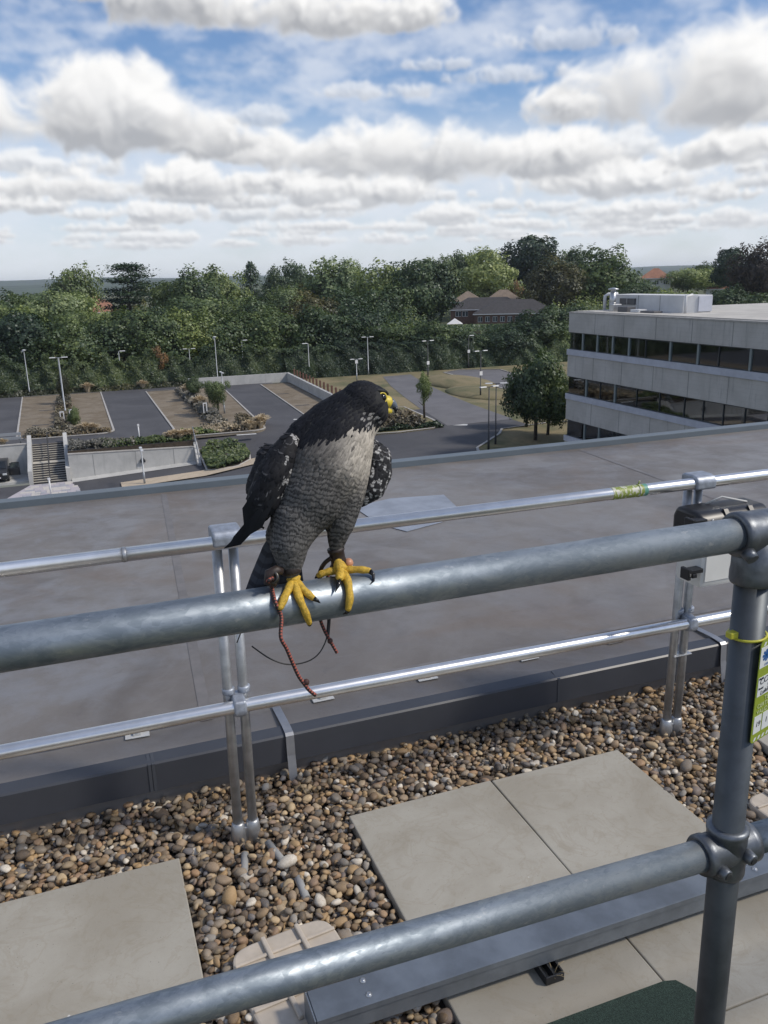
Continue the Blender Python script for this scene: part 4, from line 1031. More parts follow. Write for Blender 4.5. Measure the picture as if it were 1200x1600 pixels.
# ---- asphalt
cp = MB().add([(-60, 82.4, GZ), (28, 82.4, GZ), (28, 128.4, GZ), (-60, 128.4, GZ)], [(0, 1, 2, 3)]).build('car_park', 'asphalt'); tag(cp, kind='structure')
# the bed and bank right of the wall keep the car park sheet off the ramp: road surface as a height sheet
rx = [10.5] + list(np.arange(11, 30, 1.)) + [31, 34, 37, 40, 43.5]; ry = list(np.arange(40, 78, 6)) + list(np.arange(78, 90, .6)) + [90.0]
rm = MB()
for x in rx:
    for y in ry: rm.v.append((x, y, zr(x) * (1 - S01((y - 79) / 8)) + (GZ + .012) * S01((y - 79) / 8)))
n = len(ry)
for i in range(len(rx) - 1):
    for j in range(n - 1): rm.f.append((i * n + j, (i + 1) * n + j, (i + 1) * n + j + 1, i * n + j + 1)); rm.sm.append(True)
for v in range(len(rm.v)):
    x, y, z = rm.v[v]
    if x >= 28: rm.v[v] = (x, y, max(z, GZ + .012))
rd = rm.build('road', 'asphalt'); tag(rd, kind='structure')
# cut the flat car park sheet where the ramp dips under it
cp.data.clear_geometry(); cp.data.from_pydata([(-60, 86.6, GZ), (-60, 128.4, GZ), (28, 128.4, GZ), (28, 88.9, GZ), (10.5, 88.9, GZ), (10.5, 82.4, GZ), (-1.6, 82.4, GZ), (-1.6, 87.6, GZ), (-5.3, 87.6, GZ), (-5.3, 86.6, GZ)], [], [tuple(range(9, -1, -1))]); cp.data.materials.clear(); cp.data.materials.append(MATS['asphalt'])
lr = MB()
lx = [-80, -30, -2, 2, 6, 10.6]
for x in lx: lr.v += [(x, 40, zr(x)), (x, 77.6, zr(x)), (x, 81.99, zr(x))]
for i in range(len(lx) - 1): lr.f += [(3 * i, 3 * i + 3, 3 * i + 4, 3 * i + 1), (3 * i + 1, 3 * i + 4, 3 * i + 5, 3 * i + 2)]; lr.sm += [True, True]
lr = lr.build('lower_road', 'asphalt'); tag(lr, kind='structure')
fw = MB()
fxs = [2.6, 6, 10, 14, 18, 22]
for i, x in enumerate(fxs): fw.v += [(x, 77.6 + .16 * (x - 2.6) * 0 - 2.4, zr(x) + .12), (x, 77.6 - .02 * i, zr(x) + .12), (x, 77.6 - .02 * i, zr(x) - .05)]
for i in range(len(fxs) - 1): fw.f += [(3 * i, 3 * i + 3, 3 * i + 4, 3 * i + 1), (3 * i + 1, 3 * i + 4, 3 * i + 5, 3 * i + 2)]; fw.sm += [False, False]
fw = fw.build('footway', 'footway_sand'); tag(fw, kind='structure')
# ---- parking strips with kerbs (x edges at the far and near end)
def rounded(x0f, x1f, yf, x0n, x1n, yn, r=2.0, n=6):
    p = [(x0f, yf), (x0n, yn + r)]
    for k in range(1, n + 1): a = R(180 + 90 * k / n); p.append((x0n + r + r * math.cos(a), yn + r + r * math.sin(a)))
    for k in range(n + 1): a = R(270 + 90 * k / n); p.append((x1n - r + r * math.cos(a), yn + r + r * math.sin(a)))
    p.append((x1f, yf)); return p
def ring(poly, wdt, z0, z1, closed=True):
    """kerb along a polygon outline, inset by wdt"""
    cx = sum(p[0] for p in poly) / len(poly); cy = sum(p[1] for p in poly) / len(poly); n = len(poly); inn = []
    for i in range(n):
        a, b_, c = Vector(poly[i - 1]), Vector(poly[i]), Vector(poly[(i + 1) % n])
        d1 = (b_ - a).normalized(); d2 = (c - b_).normalized(); nn_ = Vector((-(d1.y + d2.y), d1.x + d2.x)).normalized()
        if nn_.dot(Vector((cx, cy)) - b_) < 0: nn_ = -nn_
        inn.append(b_ + nn_ * wdt)
    vs = [(p[0], p[1], z1) for p in poly] + [(p.x, p.y, z1) for p in inn] + [(p[0], p[1], z0) for p in poly]
    fs = []
    for i in range(n if closed else n - 1):
        j = (i + 1) % n; fs += [(i, j, n + j, n + i), (i, 2 * n + i, 2 * n + j, j)]
    return MB().add(vs, fs)
STR = [(-7.7, 3.0, 127.7, -6.7, 3.1, 90.6), (9.0, 20.1, 124.6, 8.9, 18.2, 84.6), (25.75, 30.4, 124.2, 23.7, 29.0, 82.0), (-26, -14.5, 127.7, -25, -13.0, 93)]
for s_ in STR:
    p = rounded(*s_, r=1.8)
    if s_[0] == 25.75: p = [(25.75, 124.2), (23.9, 90), (29.0, 90), (30.4, 124.2)]
    b_ = MB().prism(p, GZ - .2, GZ + .03).build('parking_bays', 'bay_gravel'); tag(b_, kind='structure')
    ring(p, .22, GZ - .02, GZ + .10).build('kerb', 'kerb_stone', b_)
    # drain covers
    for k in range(2):
        x = s_[3] + 2.2 + k * .4; y = 100 + k * 12
        MB().box(x - .9, x + .9, y - .25, y + .25, GZ + .03, GZ + .038).build('drain_cover', 'step_nose', b_)
def line(x0, y0, x1, y1, w, z=GZ + .016): 
    d_ = Vector((x1 - x0, y1 - y0)).normalized(); nn_ = Vector((-d_.y, d_.x)) * w / 2
    return MB().add([(x0 + nn_.x, y0 + nn_.y, z), (x0 - nn_.x, y0 - nn_.y, z), (x1 - nn_.x, y1 - nn_.y, z), (x1 + nn_.x, y1 + nn_.y, z)], [(0, 1, 2, 3)], False)
for a in ((36.2, 78.6, 37.8, 77.6, .8), (22.2, 90.0, 23.0, 89.6, .5), (14.5, 83.2, 16.5, 83.0, .4)): line(*a, z=GZ + .02).build('road_mark', 'white_paint', rd)

# ---- wooded bank and right-hand verges
vg = MB()
vp = [(30.6, 88.5), (30.9, 127.9), (62, 127.9), (100, 127.9), (100, 60), (45, 60), (43.6, 74)]
vg.prism(vp, GZ - .3, GZ + .005).build('verge', 'verge_grass'); tag(bpy.data.objects['verge'], kind='structure')
road2 = MB()
cl = [(41.2, 78), (42.5, 90), (44.0, 100), (46.2, 112), (49, 124)]; hwid = [4.6, 3.9, 3.4, 3.0, 2.6]
for (x, y), h in zip(cl, hwid): road2.v += [(x - h - .9, y, GZ + .030), (x + h * .55, y + .5, GZ + .030)]
for i in range(len(cl) - 1): road2.f.append((2 * i, 2 * i + 1, 2 * i + 3, 2 * i + 2)); road2.sm.append(False)
o = road2.build('side_road', 'asphalt_old'); tag(o, kind='structure')
up = MB().prism([(54.6, 100.5), (56.0, 124.0), (60, 126.3), (66, 123), (64, 110), (60, 101)], GZ - .1, GZ + .02).build('upper_parking', 'asphalt_old'); tag(up, kind='structure')
ring([(54.6, 100.5), (56.0, 124.0), (60, 126.3), (66, 123), (64, 110), (60, 101)], .25, GZ, GZ + .11).build('kerb', 'kerb_stone', up)
cb = MB().prism([(38.0, 71.2), (39.6, 73.6), (46, 74.6), (60, 72), (60, 58), (33.5, 58), (31.4, 62.2), (33, 66)], GZ - .3, GZ + .06).build('corner_verge', 'verge_grass'); tag(cb, kind='structure')
ring([(38.0, 71.2), (39.6, 73.6), (46, 74.6), (60, 72), (60, 58), (33.5, 58), (31.4, 62.2), (33, 66)], .25, GZ - .1, GZ + .14).build('kerb', 'kerb_stone', cb)
# low grassy mounds beside the side road
for (x, y, rx_, ry_, h) in ((52, 110, 4.5, 9, 1.0), (50, 99, 4, 7, .7), (57, 95, 5, 5, .6)):
    b_ = MB(); b_.ball((x, y, GZ - .02), (rx_, ry_, h), 24, 12); o = b_.build('grass_mound', 'verge_grass'); tag(o, kind='structure')

# ---- retaining walls, stairs
def wall_thing(name, lab, b_, m='concrete_pale'):
    o = b_.build(name, m, recalc=True); tag(o, lab, 'wall'); return o
w1 = MB().add([(-1.70, 82, -15.9), (10.0, 82, -15.3), (10.0, 82, -13.62), (-1.70, 82, -13.28), (-1.70, 82.32, -15.9), (10.0, 82.32, -15.3), (10.0, 82.32, -13.62), (-1.70, 82.32, -13.28)],
              [(0, 1, 2, 3), (7, 6, 5, 4), (3, 2, 6, 7), (0, 4, 5, 1), (1, 5, 6, 2), (0, 3, 7, 4)])
o = wall_thing('retaining_wall', 'long pale concrete retaining wall right of the stairs', w1)
MB().add([(-1.72, 81.96, -13.277), (10.02, 81.96, -13.617), (10.02, 82.36, -13.617), (-1.72, 82.36, -13.277), (-1.72, 81.96, -13.19), (10.02, 81.96, -13.53), (10.02, 82.36, -13.53), (-1.72, 82.36, -13.19)],
         [(0, 1, 5, 4), (4, 5, 6, 7), (1, 2, 6, 5), (2, 3, 7, 6), (3, 0, 4, 7), (0, 3, 2, 1)]).build('coping', 'kerb_stone', o)
for x in (.5, 4.4, 8.0): MB().box(x - .02, x + .02, 81.985, 81.999, -15.85, -13.45).build('joint', 'concrete_joint', o)
MB().add([(-1.6, 81.2, -15.78), (10.0, 80.9, -15.12), (10.0, 81.999, -15.0), (-1.6, 81.999, -15.62)], [(0, 1, 2, 3)]).build('haunch', 'concrete_pale', o)
fl_ = MB().box(4.75, 5.25, 81.75, 82.0, -14.62, -14.4).add([(4.75, 81.75, -14.4), (5.25, 81.75, -14.4), (5.0, 81.95, -14.1)], [(0, 1, 2)]).build('flood_lamp', 'lamp_dark'); tag(fl_, 'small dark floodlight fixed on the retaining wall', 'floodlight')
# end block of the wall with a sloping guard
w2 = MB().extr([(80.3, -15.4), (80.3, -14.9), (82.4, -13.2), (84.0, -13.0), (84.0, -15.4)], 'x', 10.02, 10.4)
wall_thing('wing_wall', 'sloping pale end block closing the long retaining wall', w2)
gd = MB()
for k in range(6): gd.tube([(10.2, 80.6 + k * .55, -14.7 + k * .36), (10.2, 80.6 + k * .55, -13.6 + k * .36)], .03, 6)
gd.tube([(10.2, 80.6, -13.6), (10.2, 83.35, -11.8)], .03, 6); gd.build('railing', 'lamp_steel', bpy.data.objects['wing_wall'])
w3 = MB().box(-30, -5.36, 86.6, 86.95, -15.9, -12.75); o = wall_thing('retaining_wall', 'pale concrete retaining wall behind the parked car', w3)
MB().box(-30, -5.37, 86.55, 87.0, -12.747, -12.66).build('coping', 'kerb_stone', o)
for x in (-8.9, -12.6): MB().box(x - .02, x + .02, 86.585, 86.599, -15.85, -12.8).build('joint', 'concrete_joint', o)
for sx, lab in ((-5.35, 'pale stair side wall on the left of the steps'), (-2.04, 'pale stair side wall on the right of the steps')):
    w4 = MB().extr([(81.8, -15.9), (81.8, -14.5), (84.3, -13.6), (87.6, -12.1), (88.0, -12.1), (88.0, -15.9)], 'x', sx, sx + .36); wall_thing('stair_wall', lab, w4)
stairs = empty('concrete_stairs', (-3.5, 82, -15.8)); tag(stairs, 'concrete steps with dark nosings and a central handrail up to the car park', 'stairs')
z = -15.8; y = 82.0; k = 0
def reloc(o): o.location = (3.5, -82, 15.8); return o
for i in range(17):
    dep = 1.15 if i == 8 else .29
    h = 2.8 / 17
    st_ = reloc(MB().box(-4.98, -2.045, y, 87.65, z, z + h).build('step', 'step_tread', stairs)) if i < 16 else reloc(MB().box(-4.98, -2.045, y, 87.65, z, z + h).build('step', 'footway_sand', stairs))
    MB().box(-4.975, -2.05, y - .012, y - .002, z + .01, z + h - .002).build('nosing', 'step_nose', st_)
    z += h; y += dep
hr = MB()
for yy, zz in ((82.1, -15.75), (84.3, -14.4), (85.6, -14.2), (87.5, -12.95)): hr.tube([(-3.5, yy, zz), (-3.5, yy, zz + 1.0)], .045, 8)
hr.tube([(-3.5, 82.0, -14.72), (-3.5, 84.3, -13.4), (-3.5, 85.6, -13.2), (-3.5, 87.6, -11.9)], .05, 8); reloc(hr.build('handrail', 'step_nose', stairs))
# paved apron below the stairs
ap = MB().add([(-5.3, 81.7, -15.78), (-1.7, 81.7, -15.78), (1.6, 73.0, -15.76), (-8.6, 73.0, -15.76)], [(0, 1, 2, 3)]).build('paved_apron', 'paver_c'); tag(ap, kind='structure')
qq = random.Random(9); rows = 13
pav = {}
for m in ('paver_a', 'paver_b', 'paver_c'): pav[m] = MB().box(-.5, .5, -.5, .5, -.01, .012, .004).build('paving_block', m, ap); 
used_p = set()
for r_ in range(rows):
    yy = 81.35 - r_ * .66; half = 1.75 + (81.35 - yy) * .375; xc = -3.5 + (81.35 - yy) * 0.0
    x = xc - half + qq.uniform(0, .5)
    while x < xc + half - .4:
        m = qq.choice(('paver_a', 'paver_b', 'paver_c', 'paver_c')); wv = qq.choice((.5, .75, .75))
        o = pav[m] if m not in used_p else pav[m].copy()
        if m in used_p: COL.objects.link(o); o.parent = ap
        used_p.add(m); o.location = (x + wv / 2, yy, -15.765 + (81.35 - yy) * .002); o.scale = (wv - .02, .64, 1); x += wv
# landing by the car
MB().box(-30, -5.37, 83.3, 86.6, -15.9, -15.68).build('car_stand', 'concrete_pale'); tag(bpy.data.objects['car_stand'], kind='structure')
# galvanised edge barrier above the left wall
br = empty('edge_barrier', (-6, 88.2, GZ)); tag(br, 'grey steel barrier rail on the car park edge at the far left', 'barrier')
for x in (-14, -10, -6.0): MB().tube([(x + 6, 0, 0), (x + 6, 0, 1.15)], .06, 8).build('post', 'lamp_steel', br)
for zz in (.95, .55): MB().box(-14, .1, -.06, .06, zz, zz + .28).build('rail', 'lamp_steel', br)
# white walls of the sunken bays
wa = MB().box(15.4, 30.45, 126.0, 126.4, GZ - .2, GZ + 1.35); wall_thing('white_wall', 'white rendered wall closing the far end of the bays', wa)
wb_ = MB().add([(30.45, 126.4, GZ - .2), (29.0, 88, GZ - .2), (29.35, 88, GZ - .2), (30.85, 126.4, GZ - .2), (30.45, 126.4, GZ + 1.35), (29.0, 88, GZ + 1.2), (29.35, 88, GZ + 1.2), (30.85, 126.4, GZ + 1.35)],
               [(0, 1, 5, 4), (4, 5, 6, 7), (1, 2, 6, 5), (2, 3, 7, 6), (3, 0, 4, 7)]); wall_thing('white_wall', 'white wall running beside the bays towards the falcon', wb_)
ORD = ['first', 'second', 'third', 'fourth', 'fifth', 'sixth', 'seventh', 'eighth', 'ninth', 'tenth', 'eleventh', 'twelfth', 'thirteenth', 'fourteenth', 'fifteenth', 'sixteenth']
for k in range(14):
    y = 124 - k * 2.05; x = 31.2 - (126.4 - y) * .0385
    o = MB().box(-.11, .11, -.11, .11, 0, 2.0).add([(-.11, -.11, 2.0), (.11, -.11, 2.0), (.11, .11, 2.0), (-.11, .11, 2.0), (0, 0, 2.1)], [(0, 1, 4), (1, 2, 4), (2, 3, 4), (3, 0, 4)]).build('fence_post', 'post_brown'); o.location = (x, y, GZ)
    tag(o, '%s red-brown wooden post behind the white wall, counted from the far corner' % ORD[k], 'fence post', 'row of brown posts behind the white wall')
# ---- concrete office block on the right
def spandrel_extra(t, v, c, b):
    x, y, z = t.xyz(v)
    n = t.noise(v, .5, 5, .6, .4); st = t.noise(t.comb(0., t.math('MULTIPLY', y, 2.2), t.math('MULTIPLY', z, .25)), 1.3, 5, .7); f = t.noise(v, 14, 4, .7)
    c = t.mix(t.step(n, .3, .7), (.45, .435, .405), (.55, .535, .505))
    c = t.mix(t.math('MULTIPLY', t.step(st, .52, .70), .45), c, (.24, .235, .23))
    rib = t.math('ABSOLUTE', t.math('SINE', t.math('MULTIPLY', z, 6.283 / .56)))
    c = t.mix(t.math('MULTIPLY', t.step(rib, .0, .15, 1, 0), .25), c, (.2, .2, .2))
    return t.mix(t.math('MULTIPLY', f, .2), c, (.2, .2, .195))
mat('spandrel', (.33, .325, .31), .92, extra=spandrel_extra)
mat('sill_band', (.46, .48, .54), .7, var=.08, vscale=1.5)
mat('roof_gravel', (.46, .44, .40), .95, var=.12, vscale=.6)
mat('window_frame', (.035, .042, .045), .5); mat('window_frame_pale', (.20, .235, .235), .5)
mat('plant_white', (.60, .605, .61), .8, var=.06, vscale=1)
mat('duct_steel', (.50, .51, .52), .35, .8); mat('unit_dark', (.10, .10, .105), .6)
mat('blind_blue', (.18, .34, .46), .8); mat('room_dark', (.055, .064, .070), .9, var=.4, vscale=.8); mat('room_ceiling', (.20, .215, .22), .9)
def glass_mat(name, tint, rough=.03, trans=.75):
    m = bpy.data.materials.new(name); m.use_nodes = True; t = NT(m.node_tree); t.n.clear()
    gl = t.node('ShaderNodeBsdfGlossy'); gl.inputs['Color'].default_value = (.9, .95, 1, 1); gl.inputs['Roughness'].default_value = rough
    tr_ = t.node('ShaderNodeBsdfTransparent'); tr_.inputs[0].default_value = col4(tint); fr = t.node('ShaderNodeFresnel'); fr.inputs[0].default_value = 1.5
    mx = t.node('ShaderNodeMixShader'); t.put(mx.inputs[0], t.math('MULTIPLY_ADD', fr.outputs[0], .9, .10)); t.l.new(tr_.outputs[0], mx.inputs[1]); t.l.new(gl.outputs[0], mx.inputs[2])
    o = t.node('ShaderNodeOutputMaterial'); t.l.new(mx.outputs[0], o.inputs[0]); MATS[name] = m
glass_mat('tinted_glass', (.42, .47, .46))
OX, OY0, OY1 = 38.5, -12.0, 60.1
off = empty('office_block', (OX, OY1, GZ)); tag(off, 'pale concrete office block with ribbon windows beside the car park', 'building')
def offp(o): o.location = (o.location.x - OX, o.location.y - OY1, o.location.z - GZ); return o
W_ = 26.0
lv = [(-2.62, -1.10), (-6.22, -4.02), (-9.85, -7.68), (-13.4, -11.25)]
for i, (za, zb) in enumerate(lv):
    wl_ = offp(MB().box(OX, OX + W_, OY0, OY1, za, zb).build('wall', 'spandrel', off))
    if i:
        offp(MB().box(OX - .09, OX, OY0, OY1 + .05, zb - .44, zb + .02).build('sill_band', 'sill_band', off))
    # panel joints
    y = OY1 - 3.7
    while y > 20:
        MB().box(OX - .012 - OX, .0 - .002, y - .018 - OY1, y + .018 - OY1, za + .02 - GZ, (zb if not i else zb - .46) - GZ).build('panel_joint', 'concrete_joint', off); y -= 3.7
offp(MB().box(OX - .04, OX + W_ + .04, OY0, OY1 + .04, -1.097, -1.0).build('parapet_coping', 'kerb_stone', off))
offp(MB().box(OX + .35, OX + W_ - .35, OY0 + .3, OY1 - .35, -.997, -.93).build('roof', 'roof_gravel', off))
win = [(-4.0, -2.64), (-7.66, -6.24), (-11.23, -9.87)]
qq = random.Random(4)
for i, (za, zb) in enumerate(win):
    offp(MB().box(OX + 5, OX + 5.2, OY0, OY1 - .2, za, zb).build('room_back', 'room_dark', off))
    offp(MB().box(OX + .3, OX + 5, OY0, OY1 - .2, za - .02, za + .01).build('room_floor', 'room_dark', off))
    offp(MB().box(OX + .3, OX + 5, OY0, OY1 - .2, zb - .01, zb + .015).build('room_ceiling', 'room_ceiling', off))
    offp(MB().box(OX + .3, OX + 12, OY1 - .12, OY1 - .1, za, zb).build('end_pane', 'tinted_glass', off))
    y = OY1 - .05; k = 0
    while y > 21:
        wdt = qq.choice((1.85, 1.85, 2.6, 1.85)); y1 = y - wdt
        p = offp(MB().box(OX + .14, OX + .155, y1 + .04, y - .04, za + .05, zb - .05).build('window', 'tinted_glass', off))
        fr_ = MB(); fx0, fx1 = .08, .20
        fr_.box(fx0, fx1, y1 - OY1, y1 - OY1 + .055, za - GZ, zb - GZ)
        fr_.box(fx0, fx1, y1 + .056 - OY1, y - .001 - OY1, za - GZ, za + .05 - GZ).box(fx0, fx1, y1 + .056 - OY1, y - .001 - OY1, zb - .05 - GZ, zb - GZ)
        fr_.build('frame', 'window_frame', off)
        if qq.random() < .38: MB().box(.06, .22, y1 - OY1 - .16, y1 - OY1 - .002, za - GZ + .002, zb - GZ - .002).build('mullion', 'window_frame_pale', off); y1 -= .17
        if (i == 2 and k in (1, 2)) or (i == 1 and k == 13): MB().box(.30, .32, y1 + .25 - OY1, y - .15 - OY1, zb - .8 - GZ, zb - .06 - GZ).build('blind', 'blind_blue', off)
        if qq.random() < .6: MB().box(1.0, 1.9, y1 + .2 - OY1, y - .4 - OY1, za + .02 - GZ, za + qq.uniform(.5, .9) - GZ).build('desk', qq.choice(('room_ceiling', 'lamp_dark', 'window_frame_pale')), off)
        y = y1; k += 1
# rooftop plant
pl = offp(MB().add([(OX + 3.2, 59.2, -.93), (OX + 3.2, 50.2, -.93), (OX + 4.2, 49.9, -.93), (OX + 5.5, 49.9, -.93), (OX + 5.5, 59.2, -.93), (OX + 3.2, 59.2, .30), (OX + 3.2, 50.2, .30), (OX + 4.2, 49.9, .30), (OX + 5.5, 49.9, .30), (OX + 5.5, 59.2, .30)],
         [(0, 1, 6, 5), (1, 2, 7, 6), (2, 3, 8, 7), (3, 4, 9, 8), (4, 0, 5, 9), (5, 6, 7, 8, 9)]).build('plant_room', 'plant_white', off, recalc=True))
for y in (55.4, 52.8): MB().box(OX + 3.185 - OX, 3.199, y - .02 - OY1, y + .02 - OY1, -.9 - GZ, .28 - GZ).build('panel_joint', 'concrete_joint', off)
MB().box(4.25, 5.45, 49.8 - OY1, 49.899 - OY1, -.85 - GZ, .22 - GZ).build('plant_end_panel', 'sill_band', off)  # grey-blue panel over the end face of the plant room
MB().box(3.05, 3.199, 57.6 - OY1 - 1.9, 57.6 - OY1, -.45 - GZ, .02 - GZ).build('louvre', 'unit_dark', off)
MB().box(3.02, 3.049, 56.6 - OY1, 56.66 - OY1, -.45 - GZ, .02 - GZ).build('louvre_bar', 'duct_steel', off)
fl_ = MB().lathe([(.24, -.93), (.24, .55), (.20, .56), (.20, .66), (.42, .70), (.42, .78), (.1, .86)], (2.4, 57.6 - OY1, -GZ), 'z', 16).lathe([(.28, -.4), (.28, -.3)], (2.4, 57.6 - OY1, -GZ), 'z', 16).build('flue', 'duct_steel', off)
MB().tube([(2.9, 59.4 - OY1, -.93 - GZ), (2.9, 59.4 - OY1, .2 - GZ), (3.1, 59.25 - OY1, .33 - GZ), (3.9, 59.1 - OY1, .34 - GZ)], .13, 10).build('pipe', 'plant_white', off)
MB().tube([(2.9, 49.6 - OY1, -.93 - GZ), (2.9, 49.6 - OY1, .28 - GZ), (3.6, 49.8 - OY1, .33 - GZ)], .10, 10).build('pipe', 'plant_white', off)
for (y, l, h, m) in ((54.6, 1.2, .38, 'unit_dark'), (53.2, 1.0, .22, 'lamp_head'), (51.4, 1.6, .14, 'unit_dark'), (56.4, .5, .55, 'duct_steel')):
    MB().box(1.6, 2.4, y - OY1, y + l - OY1, -.93 - GZ, -.93 + h - GZ, .03).build('roof_unit', m, off)

# ---- parked car at the left edge, its door open
car = empty('parked_car', (-8.15, 84.9, -15.68)); tag(car, 'dark grey off-road car parked by the wall with its side door open', 'car')
mat('car_paint', (.035, .037, .042), .3, .3); mat('car_glass', (.02, .024, .028), .05); mat('tyre', (.015, .015, .015), .8); mat('car_lamp', (.55, .57, .58), .2); mat('chrome', (.5, .5, .5), .2, .9)
prof = [(-1.45, .32), (-1.5, .62), (-1.47, .92), (-1.35, 1.02), (-.25, 1.10), (.30, 1.72), (.55, 1.80), (2.6, 1.80), (2.85, 1.70), (3.0, 1.0), (3.0, .45), (2.9, .32)]
bd = MB().extr(prof, 'x', -.93, .93).build('body', 'car_paint', car, recalc=True); bv = bd.modifiers.new('b', 'BEVEL'); bv.width = .07; bv.segments = 3; smooth_by_angle(bd, 50)
MB().add([(-.78, -.26, 1.12), (.78, -.26, 1.12), (.70, .27, 1.70), (-.70, .27, 1.70)], [(0, 1, 2, 3)]).build('windscreen', 'car_glass', car); bpy.data.objects['windscreen'].location = (0, -.035, .03)
for sx in (-.7, .7):
    MB().box(sx - .19, sx + .19, -1.53, -1.45, .72, .90, .03).build('headlight', 'car_lamp', car)
for sx in (-.88, .88):
    for yy in (-.75, 2.1):
        t_ = MB().lathe([(.18, -.12), (.36, -.12), (.38, -.06), (.38, .06), (.36, .12), (.18, .12)], (sx, yy, .38), 'x', 24).build('wheel', 'tyre', car)
        MB().lathe([(.02, -.125), (.22, -.125), (.22, .125), (.02, .125)], (sx, yy, .38), 'x', 18).build('rim', 'chrome', t_)
MB().box(-.32, .32, -1.56, -1.5, .46, .57).build('number_plate', 'sign_white', car); MB().box(-.45, .45, -1.525, -1.47, .68, .90, .02).build('grille', 'tyre', car)
for sy in ((.45, 1.25), (1.4, 2.4)): MB().box(.931, .936, sy[0], sy[1], 1.15, 1.62).build('side_window', 'car_glass', car)
dr = MB().box(0, 1.05, -.04, .04, .42, 1.08, .02).build('door', 'car_paint', car); dr.location = (.95, -.2, 0); dr.rotation_euler.z = R(-12)
MB().extr([(-.02, 1.08), (.02, 1.08), (.02, 1.13), (-.02, 1.13)], 'x', 0, 1.05).box(1.0, 1.05, -.02, .02, 1.131, 1.62).add([(0, -.02, 1.13), (.07, -.02, 1.13), (.42, -.02, 1.68), (.36, -.02, 1.68), (0, .02, 1.13), (.07, .02, 1.13), (.42, .02, 1.68), (.36, .02, 1.68)], [(0, 1, 2, 3), (7, 6, 5, 4), (0, 3, 7, 4), (1, 5, 6, 2), (2, 6, 7, 3)]).box(.36, 1.05, -.02, .02, 1.621, 1.68).build('window_frame', 'car_paint', dr)
MB().box(.15, .97, -.004, .004, 1.131, 1.62).build('window', 'tinted_glass', dr)
for sx in (-1.08, 1.06): MB().box(sx - .1, sx + .1, -.12, .02, 1.12, 1.3, .03).build('mirror', 'car_paint', car)

# ---- lamp posts
def lamp(kind, x, y, z, h, lab, rz=0., dark=False, sign=None):
    o = empty('lamp_post', (x, y, z), rz); tag(o, lab, 'lamp post', 'car park lamp posts'); m = 'lamp_dark' if dark else 'lamp_steel'
    MB().tube([(0, 0, 0), (0, 0, 1.1), (0, 0, 1.12), (0, 0, h)], [.10, .095, .065, .05], 10).build('pole', m, o)
    if kind == 'T':
        MB().box(-.55, .55, -.035, .035, h, h + .05).build('arm', m, o)
        for sx in (-1, 1):
            hd = MB().extr([(-.14, .03), (-.10, .10), (.10, .10), (.14, .03)], 'x', sx * .35 if sx > 0 else -1.0, 1.0 if sx > 0 else -.35).build('lamp_head', 'lamp_head', o, recalc=True); hd.location.z = h
    elif kind == 'S':
        MB().tube([(0, 0, h), (.25, 0, h + .06)], .04, 8).build('arm', m, o)
        hd = MB().extr([(-.13, .03), (-.09, .11), (.09, .11), (.13, .03)], 'x', .15, .95).build('lamp_head', 'lamp_head', o, recalc=True); hd.location.z = h
    else:
        MB().lathe([(.10, 0), (.26, .10), (.28, .16), (.10, .22)], (0, 0, h), 'z', 14).build('lamp_head', 'lamp_head', o)
        MB().box(-.3, -.02, -.05, .05, h - .1, h + .02).build('camera_arm', 'lamp_head', o)
    if sign: MB().box(-.22, .22, -.10, -.075, sign, sign + .5).build('sign_plate', 'sign_white', o)
    return o
for a in [('M', -6.7, 129.3, GZ, 6.3, 'galvanised lamp mast at the far left edge of the car park'), ('T', -1.8, 104.5, GZ, 7.0, 'tall double-headed lamp in the planting strip on the left'),
          ('T', -2.0, 112.5, GZ, 6.4, 'double-headed lamp just behind the tall one on the left'), ('S', 6.23, 132.0, GZ, 5.4, 'thin single lamp at the hedge behind the left aisle'),
          ('T', 17.4, 138.0, GZ + .2, 4.6, 'short double-headed lamp left of the tall mast by the white wall'), ('M', 20.1, 128.2, GZ, 7.0, 'tall galvanised mast by the white wall'),
          ('S', 26.4, 140.0, GZ, 5.6, 'thin single lamp half hidden in the wood behind the white wall'), ('S', 34.7, 128.5, GZ, 5.4, 'single lamp behind the fence posts', R(180)),
          ('T', 44.4, 127.8, GZ, 6.0, 'double-headed lamp at the edge of the wood right of the falcon head'), ('T', 48.9, 113.8, GZ + .8, 5.2, 'double-headed lamp on the grassy mound', .2, True, 1.8),
          ('T', 48.0, 94.8, GZ + .3, 5.6, 'dark double-headed lamp with a small sign in the middle of the verge', .2, True, 2.6), ('T', 33.75, 65.0, GZ, 5.6, 'nearer dark double-headed lamp at the road bend', .2, True),
          ('T', 35.4, 66.8, GZ, 5.6, 'farther dark double-headed lamp at the road bend', -.3, True), ('S', 80.5, 136.0, GZ, 4.4, 'pale single lamp between the wood and the office'),
          ('T', 4.6, 75.8, -15.45, 3.2, 'slim lamp post on the lower road in front of the retaining wall', R(90)), ('T', 40.3, 121.5, GZ, 3.2, 'short lamp with white sign above the falcon head', 0., False, 2.6),
          ('S', 62.5, 128.0, GZ, 5.4, 'dark pole with a white sign by the upper parking area', 0., True, 2.6), ('T', 15.9, 98.2, GZ, 4.8, 'slim lamp beside the small tree in the planting strip', R(90))]:
    lamp(*a)
def post_sign(x, y, h, lab):
    o = empty('ticket_post', (x, y, GZ)); tag(o, lab, 'post', 'white posts in the planting strips')
    for sx in (-.18, .18): MB().box(sx - .05, sx + .05, -.04, .04, 0, h).build('upright', 'sign_white', o)
    MB().box(-.231, .231, -.045, .045, h + .001, h + .12).build('head', 'sign_white', o)
